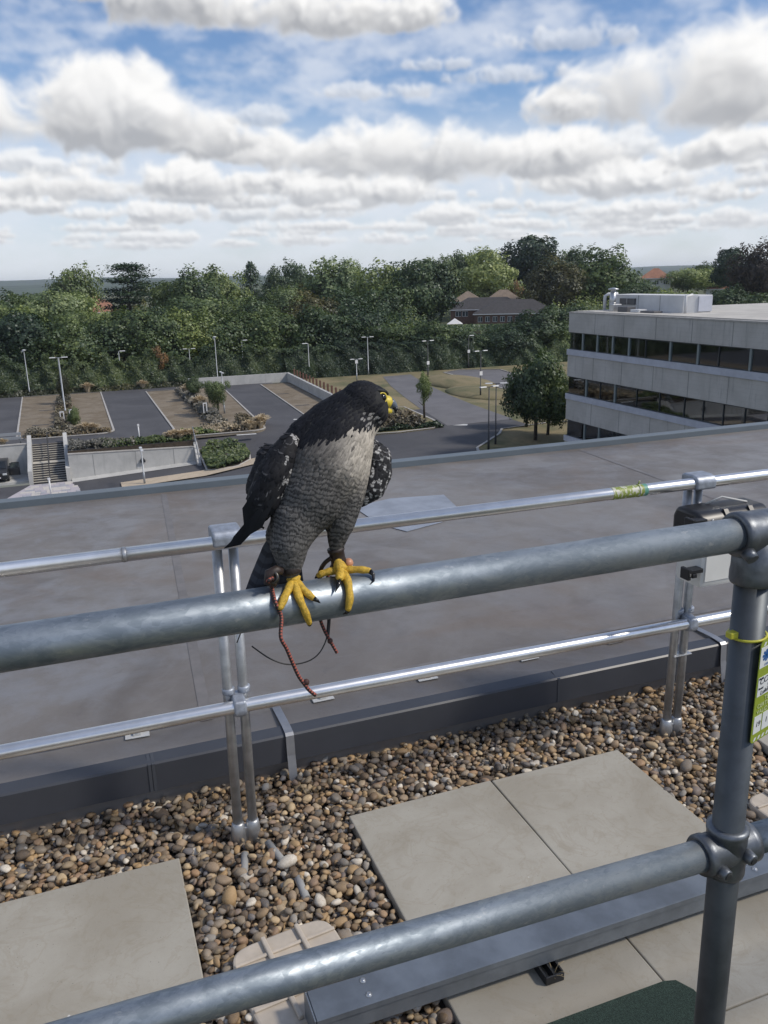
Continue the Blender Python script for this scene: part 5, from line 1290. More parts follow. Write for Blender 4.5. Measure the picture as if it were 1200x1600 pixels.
post_sign(-2.1, 98.3, 1.5, 'white ticket post left of the tall double-headed lamp'); post_sign(-1.1, 98.0, 1.7, 'white ticket post right of the tall double-headed lamp'); post_sign(13.3, 95.6, 1.7, 'white ticket post left of the small tree')
bl = MB().tube([(0, 0, 0), (0, 0, 1.6)], .06, 8).box(-.10, .10, -.05, .05, 1.601, 1.85, .02).build('marker_post', 'sign_white'); bl.location = (5.1, 84.9, -13.2); tag(bl, 'white marker post in the bed above the retaining wall', 'post')
bl = MB().tube([(0, 0, 0), (0, 0, 1.3)], .07, 8).box(-.12, .12, -.06, .06, 1.301, 1.5, .02).build('marker_post', 'sign_white'); bl.location = (-3.4, 77.0, -15.75); tag(bl, 'white marker post on the paved apron below the stairs', 'post')
TREES = [
    (1.1, 262.0, -13.06, 21.9, 6.6, 'broad', 'tall rounded tree with loose top rising above the far left wood'),
    (-11.4, 299.8, -13.06, 15.1, 6.2, 'broad', 'low rounded tree at the far left edge of the wood'),
    (-11.7, 214.7, -13.06, 14.0, 5.3, 'dark', 'dark tree at the left frame edge behind the first row'),
    (15.0, 231.5, -13.06, 20.1, 6.6, 'cedar', 'layered cedar with flat plates of foliage above the wood'),
    (26.0, 236.6, -13.06, 18.3, 6.2, 'broad', 'rounded tree just right of the layered cedar'),
    (32.4, 229.7, -13.06, 19.2, 7.4, 'broad', 'broad domed tree left of the pointed conifer'),
    (41.5, 240.4, -13.06, 20.0, 6.4, 'broad', 'rounded tree touching the pointed conifer on its left'),
    (51.2, 249.8, -13.06, 20.2, 4.5, 'conifer', 'pointed conifer standing between two rounded trees'),
    (63.1, 267.7, -13.06, 18.9, 4.9, 'dark', 'small dark tree just right of the pointed conifer'),
    (74.3, 282.4, -13.03, 22.7, 6.0, 'broad', 'tall narrow-crowned tree left of the bright pale tree'),
    (69.8, 231.7, -13.06, 21.7, 7.9, 'pale', 'bright pale green domed tree on the skyline near the centre'),
    (93.7, 285.0, -12.23, 20.0, 4.9, 'broad', 'thin-topped tree just right of the bright pale tree'),
    (81.2, 217.3, -12.92, 20.1, 7.9, 'broad', 'broad mid-green tree above the falcon on the skyline'),
    (79.2, 189.1, -13.01, 19.4, 7.0, 'ever', 'big dark evergreen left of the brick building'),
    (117.3, 259.7, -10.3, 19.7, 6.3, 'pale', 'pale tree behind the big dark evergreen'),
    (127.2, 262.8, -9.35, 20.5, 6.0, 'dark', 'dark-topped tree behind the brown tiled roof'),
    (123.7, 237.7, -10.07, 21.0, 8.2, 'pale', 'tall pale sunlit tree behind the dark roofed building'),
    (146.3, 250.4, -7.82, 22.7, 8.8, 'ever', 'tallest dark tree on the skyline right of centre'),
    (163.2, 257.7, -6.56, 18.4, 6.2, 'broad', 'rounded tree just right of the tallest dark tree'),
    (123.3, 200.1, -11.39, 17.8, 7.5, 'brown', 'olive brown tree in front of the tallest dark tree'),
    (137.1, 197.0, -10.9, 19.8, 9.3, 'broad', 'wide mid-green tree above the concrete office block'),
    (127.3, 229.0, -10.04, 10.7, 2.3, 'autumn', 'small orange-leaved tree beside the dark roof'),
    (134.3, 180.5, -11.83, 13.2, 4.8, 'broad', 'low tree left of the white house with orange roof'),
    (192.5, 230.1, -7.31, 11.9, 7.1, 'pale', 'pale tree just right of the white house'),
    (212.1, 242.3, -6.63, 11.9, 6.3, 'broad', 'rounded tree second to the right of the white house'),
    (191.9, 209.3, -8.81, 17.6, 6.2, 'ever', 'dark round-topped tree near the right edge of the skyline'),
    (170.0, 176.5, -11.42, 20.4, 6.0, 'purple', 'purple-leaved tree at the right edge of the frame'),
    (130.2, 158.4, -12.72, 11.5, 6.4, 'broad', 'low spreading tree below the white house'),
    (124.8, 136.6, -13.06, 12.0, 6.2, 'dark', 'dark low tree behind the office roof on the right'),
    (-2.1, 186.0, -13.06, 16.4, 6.0, 'pale', 'pale green bushy tree in the middle of the left wood'),
    (-9.6, 169.7, -13.06, 13.2, 5.1, 'broad', 'mid-green tree at the left edge in the middle row'),
    (3.8, 172.0, -13.06, 11.9, 4.2, 'broad', 'mid-green tree below the red roofed houses'),
    (14.2, 167.4, -13.06, 11.1, 4.6, 'broad', 'mid-green tree below the layered cedar'),
    (15.6, 204.4, -13.06, 12.1, 1.9, 'yellow', 'small yellowing tree between the cedar and the domed tree'),
    (28.7, 189.8, -13.06, 13.7, 7.3, 'broad', 'wide mid-green tree in the middle row left of centre'),
    (35.1, 176.6, -13.06, 12.3, 5.1, 'broad', 'mid-green tree in the middle row below the conifer'),
    (47.0, 196.4, -13.06, 14.1, 5.1, 'pale', 'pale tree in the middle row below the bright pale tree'),
    (48.0, 175.5, -13.06, 12.8, 5.7, 'brown', 'olive brown tree in the middle row above the car park wall'),
    (58.9, 182.7, -13.06, 13.3, 6.3, 'broad', 'mid-green tree in the middle row above the falcon'),
    (67.8, 186.0, -13.06, 14.3, 5.9, 'broad', 'mid-green tree left of the big dark evergreen'),
    (-7.7, 148.8, -13.06, 11.6, 4.9, 'dark', 'dark front-row tree behind the leftmost lamp post'),
    (-0.1, 146.0, -13.06, 10.4, 4.5, 'broad', 'front-row tree behind the double-headed lamp on the left'),
    (8.0, 150.8, -13.06, 11.5, 5.2, 'dark', 'dark front-row tree behind the left car park aisle'),
    (13.5, 146.4, -13.06, 10.5, 4.1, 'dark', 'dark front-row tree second right of the left aisle'),
    (18.8, 146.8, -13.06, 11.0, 4.8, 'broad', 'front-row tree behind the tall lamp by the white wall'),
    (25.5, 148.8, -13.06, 10.2, 4.9, 'dark', 'dark front-row tree behind the white wall'),
    (33.1, 147.3, -13.06, 10.5, 5.2, 'dark', 'dark front-row tree at the corner of the white wall'),
    (41.7, 145.1, -13.06, 10.6, 5.4, 'dark', 'dark front-row tree behind the fence posts'),
    (51.1, 151.6, -13.06, 10.9, 5.3, 'dark', 'dark front-row tree left of the far road'),
    (55.1, 141.6, -13.06, 8.2, 4.4, 'broad', 'front-row tree at the end of the far road'),
    (59.7, 136.5, -13.06, 7.5, 4.1, 'dark', 'dark front-row tree below the brick gable'),
    (66.1, 134.7, -13.06, 5.9, 4.3, 'dark', 'dark low front-row tree below the long dark roof'),
    (71.2, 132.0, -13.06, 6.3, 3.8, 'dark', 'dark front-row tree above the upper parking area'),
    (80.1, 135.1, -13.06, 9.2, 4.9, 'dark', 'dark front-row tree behind the single lamp by the office'),
    (88.9, 140.2, -13.06, 9.7, 4.4, 'dark', 'dark front-row tree touching the corner of the office'),
]
# ================================================================== PLANTING
def foliage_mat(name, c_dark, c_light, trans=.25, vary=True):
    m = bpy.data.materials.new(name); m.use_nodes = True; t = NT(m.node_tree); t.n.clear()
    g = t.node('ShaderNodeNewGeometry'); oi = t.node('ShaderNodeObjectInfo')
    n = t.noise(g.outputs['Position'], .55, 3, .6)
    f = t.math('ADD', t.math('MULTIPLY', g.outputs['Random Per Island'], .55), t.math('MULTIPLY', n, .45))
    c = t.mix(t.step(f, .2, .8), c_dark, c_light)
    if vary: c = t.mix(1., c, t.mix(oi.outputs['Random'], (.64, .72, .76), (1.38, 1.30, 1.05)), 'MULTIPLY')
    big = t.noise(g.outputs['Position'], .075, 2, .5)
    if vary: c = t.mix(1., c, t.mix(t.step(big, .34, .66), (.62, .68, .70), (1.36, 1.30, 1.12)), 'MULTIPLY')
    df = t.node('ShaderNodeBsdfDiffuse'); t.put(df.inputs[0], c); tr_ = t.node('ShaderNodeBsdfTranslucent'); t.put(tr_.inputs[0], t.mix(1., c, (1.15, 1.25, .7), 'MULTIPLY'))
    mx = t.node('ShaderNodeMixShader'); mx.inputs[0].default_value = trans; t.l.new(df.outputs[0], mx.inputs[1]); t.l.new(tr_.outputs[0], mx.inputs[2])
    gl = t.node('ShaderNodeBsdfGlossy'); gl.inputs['Roughness'].default_value = .5; gl.inputs['Color'].default_value = (.9, .95, 1, 1)
    m2 = t.node('ShaderNodeMixShader'); m2.inputs[0].default_value = .035; t.l.new(mx.outputs[0], m2.inputs[1]); t.l.new(gl.outputs[0], m2.inputs[2])
    o = t.node('ShaderNodeOutputMaterial'); t.l.new(m2.outputs[0], o.inputs[0]); MATS[name] = m
foliage_mat('leaf_broad', (.075, .112, .044), (.195, .240, .105)); foliage_mat('leaf_dark', (.036, .064, .031), (.108, .146, .066))  # dark leaf tone: deep green with the front row's cloud shade put in
foliage_mat('leaf_pale_lit', (.15, .195, .080), (.36, .40, .20)); foliage_mat('leaf_brown', (.040, .042, .020), (.105, .10, .045))  # pale leaf tone has the sunlight on the lit crowns put in
foliage_mat('leaf_purple', (.022, .018, .017), (.055, .040, .036)); foliage_mat('leaf_autumn', (.11, .065, .035), (.24, .14, .07)); foliage_mat('leaf_yellow', (.10, .105, .035), (.24, .22, .07))
foliage_mat('leaf_cedar', (.035, .062, .045), (.105, .145, .10)); foliage_mat('leaf_hedge', (.032, .056, .024), (.100, .128, .054))
foliage_mat('lavender', (.095, .088, .078), (.23, .205, .195), .1); foliage_mat('straw', (.40, .31, .19), (.62, .52, .36), .0, False); foliage_mat('rosy_shrub', (.075, .055, .042), (.19, .155, .105), .1)
foliage_mat('low_shrub', (.025, .045, .018), (.10, .13, .05), .2)
mat('bark', (.06, .05, .04), .95, var=.3, vscale=4)
def leaf_quads(P, N, size, q, aspect=1.0, mixn=.95):
    """one small face per point, normal mixed from N and chance"""
    n = len(P); r = q.normal(size=(n, 3)); r /= np.linalg.norm(r, axis=1)[:, None]
    nn_ = N * mixn + r * (1 - mixn * .5); nn_ /= np.linalg.norm(nn_, axis=1)[:, None] + 1e-9
    a = np.cross(nn_, q.normal(size=(n, 3))); a /= np.linalg.norm(a, axis=1)[:, None] + 1e-9; b = np.cross(nn_, a)
    s = (size * q.uniform(.6, 1.35, n))[:, None]
    V = np.stack([P - a * s * .5 - b * s * .18 * aspect, P - b * s * .5 * aspect + a * s * .1, P + a * s * .55 + b * s * .1, P + b * s * .5 * aspect - a * s * .1], 1).reshape(-1, 3)
    return V, np.arange(n * 4).reshape(-1, 4)
def crown_mesh(name, kind, seed):
    """crown filling a box of half-width 1 and height 2 (z from -1 to 1)"""
    q = np.random.default_rng(seed); P = []; N = []
    if kind == 'conifer':
        for k in range(420):
            z = -1 + 2 * q.random() ** 1.25; r = (1 - (z + 1) / 2) ** .5 * 1.05 + .03; a = q.uniform(0, 6.283); d_ = np.array([math.cos(a), math.sin(a), 0]); L = r * q.uniform(.75, 1.08)
            m = 20; f = q.random(m) ** .6; p = d_[None] * (f * L)[:, None]; p[:, 2] += z - .12 * f * L; p += q.normal(0, .035, (m, 3)); P.append(p); N.append(np.tile(d_ * .5 + [0, 0, .8], (m, 1)))
    elif kind == 'cedar':
        for k in range(46):
            z = -.9 + 1.85 * q.random(); r0 = (1 - (z + 1) / 2) ** .6 * 1.0 + .16; a = q.uniform(0, 6.283); rr_ = r0 * q.uniform(.3, .78); c = np.array([math.cos(a) * rr_, math.sin(a) * rr_, z])
            m = 230; u = q.normal(size=(m, 3)) * np.array([.24, .24, .035]); P.append(c + u); N.append(np.tile([0, 0, 1.], (m, 1)))
    else:
        nc = {'broad': 62, 'dense': 75, 'loose': 46, 'tall': 60}.get(kind, 62); k = 0
        while k < nc:
            v = q.normal(size=3); v /= np.linalg.norm(v); rad = q.random() ** .42 * .78
            lob = 1 + .17 * math.sin(3 * math.atan2(v[1], v[0]) + seed) + .12 * math.sin(5 * v[2] + seed * 2)
            c = v * rad * lob; c[2] *= .95
            if c[2] < -.55 and q.random() < .5: continue
            cr = q.uniform(.17, .36) * (.85 if kind == 'loose' else 1.); m = int(165 * (cr / .26) ** 2 * (1.25 if kind == 'dense' else 1))
            u = q.normal(size=(m, 3)); u /= np.linalg.norm(u, axis=1)[:, None]; keep = (u @ (c / (np.linalg.norm(c) + 1e-6)) > -.45); u = u[keep]
            P.append(c + u * cr * q.uniform(.7, 1.08, (len(u), 1))); N.append(u * .8 + c[None] / (np.linalg.norm(c) + 1e-6) * .4); k += 1
            if q.random() < .55:        # stray sprays that break the outline
                m = 22; tip = c + (c / (np.linalg.norm(c) + 1e-6)) * cr * q.uniform(.9, 1.4); P.append(tip + q.normal(0, .05, (m, 3))); N.append(np.tile(c, (m, 1)))
    P = np.vstack(P); N = np.vstack(N); N /= np.linalg.norm(N, axis=1)[:, None] + 1e-9
    V, F = leaf_quads(P, N, .062 if kind != 'cedar' else .06, q)
    o = np_mesh(name, V, F); me = o.data; bpy.data.objects.remove(o); return me
CROWNS = {k: [crown_mesh('crown', kk, s) for s in seeds] for k, (kk, seeds) in {'broad': ('broad', (1, 2, 3)), 'dark': ('dense', (4, 5, 6)), 'pale': ('broad', (7, 8)), 'cedar': ('cedar', (9,)), 'conifer': ('conifer', (10,)),
          'ever': ('dense', (15, 16)), 'brown': ('dense', (11,)), 'purple': ('dense', (12,)), 'autumn': ('loose', (13,)), 'yellow': ('loose', (14,))}.items()}
foliage_mat('leaf_ever', (.018, .038, .022), (.055, .082, .048), .1)
LEAFM = {'ever': 'leaf_ever', 'broad': 'leaf_broad', 'dark': 'leaf_dark', 'pale': 'leaf_pale_lit', 'cedar': 'leaf_cedar', 'conifer': 'leaf_cedar', 'brown': 'leaf_brown', 'purple': 'leaf_purple', 'autumn': 'leaf_autumn', 'yellow': 'leaf_yellow'}
tn = 0
def trunk(o, h, r, crown_r, seed):
    q = random.Random(seed); b = MB(); b.tube([(0, 0, -.3), (q.uniform(-.1, .1), q.uniform(-.1, .1), h * .35), (q.uniform(-.25, .25), q.uniform(-.25, .25), h * .6), (0, 0, h * .82)], [r * 1.25, r, r * .7, r * .3], 8)
    for k in range(6):
        a = k * 1.05 + q.uniform(-.3, .3); z0 = h * q.uniform(.28, .6); L = crown_r * q.uniform(.5, .8)
        b.tube([(0, 0, z0), (math.cos(a) * L * .5, math.sin(a) * L * .5, z0 + L * .35), (math.cos(a) * L, math.sin(a) * L, z0 + L * .8)], [r * .5, r * .33, r * .12], 6)
    return b.build('trunk', 'bark', o)
def tree(x, y, z, h, rad, kind, lab, base_frac=.18, group='trees beyond the car park', wide=1.32):
    global tn; tn += 1
    o = empty('tree' if kind not in ('cedar', 'conifer') else kind + '_tree', (x, y, z)); tag(o, lab, 'tree', group); trunk(o, h, max(.12, h * .018), rad, tn)
    lst = CROWNS[kind]; me = lst[tn % len(lst)]; 
    c = bpy.data.objects.new('crown', me.copy() if not me.materials else me); 
    if not me.materials: me.materials.append(MATS[LEAFM[kind]]); c.data = me
    COL.objects.link(c); c.parent = o; z0 = h * base_frac; c.location = (0, 0, (z0 + h) / 2); c.scale = (rad * wide, rad * wide, (h - z0) / 2 * 1.03); c.rotation_euler.z = tn * 2.4
    return o
for (x, y, z, h, rad, kind, lab) in TREES:
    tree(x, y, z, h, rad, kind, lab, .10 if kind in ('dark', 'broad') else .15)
# ---- the undergrowth and filler wood between them
def canopy(name, lab, pts, size, m, q, lab_cat=None):
    V, F = leaf_quads(pts[0], pts[1], size, q); o = np_mesh(name, V, F, m); tag(o, lab, None, None, 'stuff'); return o
q = np.random.default_rng(77)
def bump(x, y): return .5 + .5 * np.sin(x * .9 + 1.3 * np.sin(y * .45)) * np.sin(y * .8 + 1.1 * np.sin(x * .37))
n = 120000; X = q.uniform(-40, 150, n); Y = q.uniform(138, 262, n); B = bump(X * .55, Y * .55)
Hh = 4.2 + 4.4 * B + 1.5 * bump(X * 1.7, Y * 1.7); clear = ((X > 86) & (X < 124) & (Y > 186) & (Y < 226)); hz_ = np.array([gz(a, b) for a, b in zip(X, Y)])
Z = hz_ + Hh * q.random(n) ** .35; D_ = np.hypot(X, Y); az_ = np.degrees(np.arctan2(X, Y)); cap = (az_ > 23.2) & (az_ < 31.5) & (D_ < 235); Z = np.where(cap, np.minimum(Z, 1.9 - .0535 * D_ - 1.2 * q.random(n)), Z); keep = ~clear & (Z > hz_); P = np.stack([X, Y, Z], 1)[keep]; e = .4
gx = bump((X + e) * .55, Y * .55) - B; gy = bump(X * .55, (Y + e) * .55) - B; Nv = np.stack([-gx * 4.4 / e, -gy * 4.4 / e - .35, np.ones(n)], 1)[keep]; Nv /= np.linalg.norm(Nv, axis=1)[:, None]
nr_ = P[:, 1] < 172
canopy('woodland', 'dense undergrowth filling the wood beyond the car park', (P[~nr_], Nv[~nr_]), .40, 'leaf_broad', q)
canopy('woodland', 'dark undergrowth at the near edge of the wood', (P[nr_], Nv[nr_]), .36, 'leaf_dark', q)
def hedge(name, lab, x0, x1, yf, dep, h0, h1, n, m, size, seed, zb=GZ):
    q = np.random.default_rng(seed); X = q.uniform(x0, x1, n); B = bump(X * 1.1 + seed, X * .23) * .6 + bump(X * 2.9, X * .7 + seed) * .4
    top = h0 + (h1 - h0) * B; f = q.random(n); front = q.random(n) < .62
    Z = np.where(front, top * f, top * (1 - .12 * q.random(n))); lean = bump(X * 1.7 + 9, Z * 1.6 + seed)
    Y = np.where(front, yf + .9 * (Z / top) ** 2 * 1.2 - lean * 1.0, yf + dep * q.random(n)); ph = X * 2.1 + Z * 1.4
    Nv = np.stack([np.sin(ph) * .5, np.where(front, -1., -.2), np.where(front, .35, 1.)], 1); Nv /= np.linalg.norm(Nv, axis=1)[:, None]
    return canopy(name, lab, (np.stack([X, Y, Z + zb], 1), Nv), size, m, q)
hedge('hedge', 'ivy-clad dark hedge along the far edge of the car park', -45, 31.5, 130.2, 6, 2.6, 5.8, 42000, 'leaf_hedge', .32, 3)
hedge('hedge', 'dark hedge at the edge of the wood behind the side road', 31, 64, 128.8, 6, 3.4, 6.0, 26000, 'leaf_hedge', .32, 5)
hedge('hedge', 'dark scrub behind the upper parking area and the office', 60, 125, 129.6, 7, 2.6, 5.4, 30000, 'leaf_dark', .34, 8)
hedge('hedge_foot', 'dry brambles at the foot of the hedge', -30, 31, 129.2, 1.2, .3, 1.1, 3500, 'leaf_brown', .30, 9)
# ---- planting beds
def scatter_bed(name, lab, poly_fn, n, h, m, size, seed, z=GZ):
    q = np.random.default_rng(seed); X, Y = poly_fn(q, n); B = bump(X * 2.2, Y * 2.2)
    Z = z + h * (.25 + .75 * B) * q.random(n) ** .5; Nv = np.tile([0., -.35, .9], (n, 1)) + q.normal(0, .4, (n, 3)); Nv /= np.linalg.norm(Nv, axis=1)[:, None]
    return canopy(name, lab, (np.stack([X, Y, Z], 1), Nv), size, m, q)
rect = lambda x0, x1, y0, y1: (lambda q, n: (q.uniform(x0, x1, n), q.uniform(y0, y1, n)))
SB = [(-1.4, 10.0, 82.5, 85.4)]
bedm = MB().box(-1.68, 10.0, 82.37, 85.7, -13.6, -13.02).build('planting_bed', 'soil'); tag(bedm, kind='structure')
scatter_bed('lavender_planting', 'grey-purple lavender in the bed above the retaining wall', rect(-1.5, 4.6, 82.5, 85.5), 2600, .8, 'lavender', .22, 1, -13.1)
scatter_bed('low_shrubs', 'low green shrubs in the bed above the retaining wall', rect(1.5, 9.9, 82.5, 84.6), 2600, .75, 'low_shrub', .26, 2, -13.1)
# island bed right of the wall
isl = [(10.6, 80.6), (10.6, 75.0), (11.6, 73.8), (13.2, 74.2), (14.0, 76.0), (13.8, 79.0), (12.8, 80.8)]
isl = [(10.5, 82.8), (10.5, 77.4), (11.4, 76.2), (13.2, 76.0), (14.6, 77.4), (15.0, 79.5), (14.4, 81.8), (12.6, 83.0)]
ib = MB()
nI = len(isl); ib.add([(x, y, zr(x) * (1 - S01((y - 79) / 8)) + GZ * S01((y - 79) / 8) + .12) for x, y in isl] + [(x, y, -15.6) for x, y in isl], [tuple(range(nI))] + [(i, nI + i, nI + (i + 1) % nI, (i + 1) % nI) for i in range(nI)])
ib = ib.build('planting_bed', 'soil', recalc=True); tag(ib, kind='structure')
kb = MB().tube([(x, y, zr(x) * (1 - S01((y - 79) / 8)) + GZ * S01((y - 79) / 8) + .08) for x, y in isl + [isl[0]]], .11, 6).build('kerb', 'kerb_stone', ib)
q = np.random.default_rng(6); n = 3200; X = q.uniform(10.6, 14.8, n); Y = q.uniform(76.4, 82.7, n); kk = ((X - 12.4) / 2.5) ** 2 + ((Y - 79.5) / 3.4) ** 2 < 1.05; X = X[kk]; Y = Y[kk]
zb_ = np.array([zr(a) * (1 - S01((b - 79) / 8)) + GZ * S01((b - 79) / 8) for a, b in zip(X, Y)]); Z = zb_ + .25 + .8 * (.3 + .7 * bump(X * 2, Y * 2)) * q.random(len(X)) ** .5
canopy('low_shrubs', 'green shrubs on the kerbed island right of the retaining wall', (np.stack([X, Y, Z], 1), np.tile([0., -.4, .9], (len(X), 1))), .26, 'low_shrub', q)
# beds at the near ends of the strips and down their middles
scatter_bed('lavender_planting', 'lavender at the near end of the left parking strip', rect(-5.6, .4, 91.2, 94.0), 2600, .9, 'lavender', .25, 3)
scatter_bed('low_shrubs', 'rust-brown shrubs at the near end of the left parking strip', rect(-5.8, 2.6, 90.9, 92.6), 1500, .55, 'rosy_shrub', .22, 4)
scatter_bed('strip_shrubs', 'brown shrubs down the middle of the left parking strip', rect(-2.9, -1.2, 93, 122), 2600, 1.1, 'rosy_shrub', .3, 5)
scatter_bed('strip_shrubs', 'purple-brown shrubs down the middle of the second parking strip', rect(12.9, 14.6, 88, 122), 3200, 1.15, 'lavender', .3, 6)
scatter_bed('lavender_planting', 'lavender at the near end of the second parking strip', rect(11.6, 16.6, 85.2, 88.2), 1800, .85, 'lavender', .25, 7)
scatter_bed('low_shrubs', 'low green and brown shrubs at the near end of the second parking strip', rect(9.4, 13.0, 84.9, 87.4), 1500, .6, 'low_shrub', .24, 8)
scatter_bed('low_shrubs', 'rosy shrubs beside the straw grasses at the second parking strip', rect(15.6, 17.8, 86.5, 90), 1500, 1.3, 'rosy_shrub', .28, 9)
ri = MB().prism([(24.6, 77.0), (29.5, 76.3), (33.6, 76.9), (35.3, 78.6), (35.8, 82), (36.4, 92), (31.2, 92), (26.5, 86)], GZ - .2, GZ + .14).build('planting_bed', 'verge_grass'); tag(ri, kind='structure')
ring([(24.6, 77.0), (29.5, 76.3), (33.6, 76.9), (35.3, 78.6), (35.8, 82), (36.4, 92), (31.2, 92), (26.5, 86)], .25, GZ - .1, GZ + .17).build('kerb', 'kerb_stone', ri)
scatter_bed('low_shrubs', 'rosy brown shrub mass on the island behind the falcon', rect(26, 33.2, 77.6, 83.5), 4200, 1.5, 'rosy_shrub', .3, 10)
scatter_bed('low_shrubs', 'green shrubs along the island kerb behind the falcon', rect(26.5, 35.0, 77.2, 79.2), 2400, .8, 'low_shrub', .26, 11)
# straw-coloured grass clumps
def tuft_mesh(seed):
    q = np.random.default_rng(seed); n = 170; a = q.uniform(0, 6.283, n); sp = q.random(n) ** .6; h = q.uniform(.75, 1.05, n)
    b0 = np.stack([np.cos(a) * .12 * sp, np.sin(a) * .12 * sp, np.zeros(n)], 1); m1 = np.stack([np.cos(a) * .36 * sp, np.sin(a) * .36 * sp, h * .65], 1); t1 = np.stack([np.cos(a) * .72 * sp, np.sin(a) * .72 * sp, h * (.95 - .3 * sp)], 1)
    s = np.stack([-np.sin(a), np.cos(a), 0 * a], 1) * .035
    V = np.stack([b0 - s, b0 + s, m1 + s * 1.4, m1 - s * 1.4, t1 + s * .5, t1 - s * .5], 1).reshape(-1, 3); k = np.arange(n)[:, None] * 6
    F = np.vstack([k + np.array([0, 1, 2, 3]), k + np.array([3, 2, 4, 5])]); o = np_mesh('grass_clump', V, F, 'straw'); me = o.data; bpy.data.objects.remove(o); return me
TM = [tuft_mesh(i) for i in range(3)]
tl = [('in the bed above the retaining wall', [(8.0 + .5 * k, 83.3 + .3 * (k % 2), -13.05, 1.25) for k in range(5)]), ('at the near end of the left parking strip', [(.2, 91.8, GZ, 1.4), (1.0, 91.9, GZ, 1.2)]),
      ('at the near end of the second parking strip', [(16.3, 85.5, GZ, 1.3), (16.9, 85.9, GZ, 1.1), (17.6, 86.1, GZ, 1.6), (18.2, 87.6, GZ, 1.5)]), ('down the middle of the second parking strip', [(13.9, 104, GZ, 1.9), (14.2, 118, GZ, 1.8), (14.6, 119.5, GZ, 1.5)]),
      ('at the hedge behind the left parking strip', [(1.2, 128.6, GZ, 1.7), (9.0, 128.6, GZ, 1.5)]), ('on the bed edge by the left wall', [(-8.6, 88.0, GZ, 1.1), (-7.6, 88.0, GZ, .9)])]
for lab, lst in tl:
    for k, (x, y, z, s) in enumerate(lst):
        o = bpy.data.objects.new('grass_clump', TM[k % 3]); COL.objects.link(o); o.location = (x, y, z); o.scale = (s, s, s); o.rotation_euler.z = k * 1.7
        tag(o, 'straw-coloured grass clump %s, %s from the left' % (lab, ORD[k]), 'grass clump', 'straw grasses in the beds')
# ---- single trees in the car park
def small_tree(x, y, z, h, rad, kind, lab, base, wide=1.): return tree(x, y, z, h, rad, kind, lab, base, 'young trees round the car park', wide)
small_tree(14.9, 96.9, GZ, 4.6, 1.55, 'broad', 'small bushy green tree in the second planting strip', .22)
small_tree(14.4, 112, GZ, 3.2, 1.2, 'dark', 'small dark tree farther back in the second planting strip', .2)
small_tree(-.9, 95.4, GZ, 2.6, .75, 'broad', 'slender green sapling at the near end of the left strip', .08)
small_tree(-2.0, 117.0, GZ, 4.2, .9, 'brown', 'thin brownish tree in the left planting strip', .2)
small_tree(35.2, 83.0, GZ, 5.2, 1.0, 'broad', 'thin sapling with a guard on the island right of the falcon', .38); bpy.data.objects[-1] if False else None
small_tree(39.6, 66.8, GZ, 8.4, 3.0, 'dark', 'large dark tree at the corner of the office', .12, 1.05); small_tree(42.0, 68.6, GZ, 7.0, 2.4, 'dark', 'dark shrubby tree against the office corner', .1)
small_tree(42.5, 73.5, GZ, 6.3, 2.0, 'brown', 'pale flowering bush behind the large dark tree', .1); small_tree(11.8, 131.6, GZ, 6.0, 1.6, 'autumn', 'russet tree at the hedge by the car park end', .15)
small_tree(46.0, 64.0, GZ, 8.2, 2.6, 'dark', 'dark tree hidden behind the office corner', .1)

# ---- houses beyond the wood
mat('brick_red', (.17, .10, .075), .9, var=.25, vscale=3); mat('slate_dark', (.050, .047, .048), .8, var=.2, vscale=1.5); mat('tile_tan', (.21, .165, .125), .9, var=.15, vscale=1); mat('tile_orange', (.31, .155, .10), .9, var=.2, vscale=1)
mat('render_white', (.62, .61, .58), .9, var=.05); mat('window_far', (.05, .06, .07), .15); mat('trim_white', (.66, .66, .66), .7)
def hip(b, x0, x1, y0, y1, z0, h, ov=.5, gable=False):
    x0 -= ov; x1 += ov; y0 -= ov; y1 += ov; d_ = (y1 - y0) / 2 if not gable else 0; ym = (y0 + y1) / 2
    return b.add([(x0, y0, z0), (x1, y0, z0), (x1, y1, z0), (x0, y1, z0), (x0 + d_, ym, z0 + h), (x1 - d_, ym, z0 + h)], [(0, 1, 5, 4), (1, 2, 5), (2, 3, 4, 5), (3, 0, 4), (3, 2, 1, 0)])
def house(name, lab, loc, rz, blocks, wallm, roofm, cat='house'):
    o = empty(name, loc, rz); tag(o, lab, cat)
    for (x0, x1, y0, y1, h, rh, wins, rm_) in blocks:
        MB().box(x0, x1, y0, y1, 0, h).build('wall', wallm, o); hip(MB(), x0, x1, y0, y1, h + .002, rh).build('roof', rm_ or roofm, o)
        MB().box(x0 - .52, x1 + .52, y0 - .56, y0 - .505, h - .18, h + .04).build('gutter', 'trim_white', o)
        for (wx, wz, ww, wh) in wins:
            w_ = MB().box(wx, wx + ww, y0 - .05, y0 - .003, wz, wz + wh).build('window', 'trim_white', o)
            for k in range(2): MB().box(wx + .1 + k * ww / 2, wx + ww / 2 - .04 + k * ww / 2, y0 - .07, y0 - .053, wz + .1, wz + wh - .1).build('pane', 'window_far', w_)
    return o
g0 = gz(100, 205)
house('brick_building', 'long red brick building with dark slate hipped roofs behind the wood', (97, 206.2, g0), R(-27), [
    (-1.5, 18, 0, 9, 5.9, 3.0, [(-.2, 4.1, 1.5, 1.4), (1.6, 4.1, 1.5, 1.4)], None), (5.0, 26, -8, 4, 5.0, 3.4, [(5.8 + 1.9 * k, 3.0, 1.15, 1.35) for k in range(10)], None),
    (-1.5, 7, 12, 20, 7.6, 2.8, [], 'tile_tan'), (7.6, 18, 12, 20, 7.4, 3.2, [], 'tile_tan')], 'brick_red', 'slate_dark', 'building')
gb = empty('gazebo', (94.0, 200.8, g0), R(-27)); tag(gb, 'white peaked canopy beside the brick building', 'gazebo')
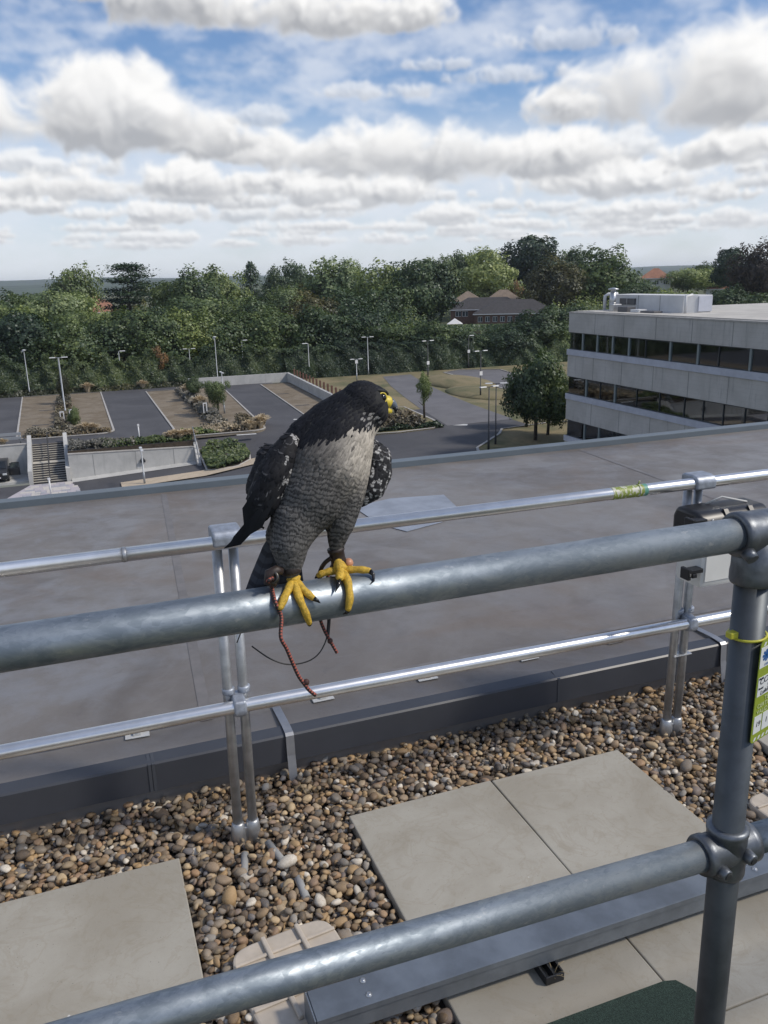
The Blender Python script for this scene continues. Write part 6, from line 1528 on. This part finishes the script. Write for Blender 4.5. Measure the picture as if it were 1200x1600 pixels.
MB().add([(-2, -2, 2.6), (2, -2, 2.6), (2, 2, 2.6), (-2, 2, 2.6), (0, 0, 4.0)], [(0, 1, 4), (1, 2, 4), (2, 3, 4), (3, 0, 4), (3, 2, 1, 0)]).build('canopy', 'sign_white', gb)
for sx in (-1.9, 1.9):
    for sy in (-1.9, 1.9): MB().tube([(sx, sy, 0), (sx, sy, 2.6)], .07, 6).build('leg', 'sign_white', gb)
house('white_house', 'white rendered house with orange hipped roof on the right skyline', (184, 236.5, gz(184, 236)), R(-38), [(-4.5, 5, -4, 4, 7.0, 3.2, [(-3.2, 5.0, 1.3, 1.4), (0, 5.0, 1.3, 1.4), (2.8, 5.0, 1.3, 1.4)], None)], 'render_white', 'tile_orange')
house('white_house', 'pale tower-like house end left of the orange hipped roof', (172, 245, gz(172, 245)), R(-38), [(-1, 1.2, -2, 2, 7.8, .9, [], 'render_white')], 'render_white', 'tile_orange')
house('red_roof_house', 'red tiled house roof between the loose-topped tree and the cedar', (10.8, 299, -13.06), R(-3), [(-5, 5, -4, 4, 6.6, 4.0, [], None)], 'brick_red', 'tile_orange')
house('red_roof_house', 'smaller red roof behind the one left of the cedar', (9.0, 322, -13.06), R(-3), [(-4, 3, -4, 4, 9.2, 4.0, [], None)], 'brick_red', 'tile_orange')
house('red_roof_house', 'red roof at the far left behind the pale bushy tree', (-11.0, 308, -13.06), R(5), [(-4, 6, -4, 4, 8, 4.2, [], None)], 'brick_red', 'tile_orange')
house('red_roof_house', 'sandy gabled house at the right between skyline trees', (214, 240, gz(214, 240)), R(-40), [(-4, 4, -4, 4, 2.6, 2.8, [], None)], 'render_white', 'tile_orange')
# ---- hills on the horizon
mat('hill_wood', (.045, .07, .04), 1., var=.35, vscale=.01)
for i, (R0, amp, base) in enumerate(((2600, 16, 4), (4300, 30, 14))):
    hm = MB(); n = 120
    for k in range(n + 1):
        a = R(-70 + 190 * k / n); hgt = base + amp * (.5 + .25 * math.sin(a * 7 + i) + .15 * math.sin(a * 17 + 2 * i) + .1 * math.sin(a * 41))
        for rr_, z in ((R0 - 700, -14), (R0 - 250, hgt * .7 - 4), (R0, hgt), (R0 + 500, -14)): hm.v.append((rr_ * math.sin(a), rr_ * math.cos(a), z))
    for k in range(n):
        for j in range(3): hm.f.append((4 * k + j, 4 * k + 4 + j, 4 * k + 5 + j, 4 * k + 1 + j)); hm.sm.append(True)
    o = hm.build('hills', 'hill_wood'); tag(o, kind='structure')
# ---- air
hm = bpy.data.materials.new('haze'); hm.use_nodes = True; t = NT(hm.node_tree); t.n.clear()
pv_ = t.node('ShaderNodeVolumePrincipled'); pv_.inputs['Color'].default_value = (.80, .88, 1., 1); pv_.inputs['Density'].default_value = 1.1e-4; pv_.inputs['Anisotropy'].default_value = .1
oo = t.node('ShaderNodeOutputMaterial'); t.l.new(pv_.outputs[0], oo.inputs['Volume']); MATS['haze'] = hm
hz = MB().box(-6100, 6100, -300, 6600, -17.2, 48).build('haze', 'haze'); tag(hz, kind='stuff')
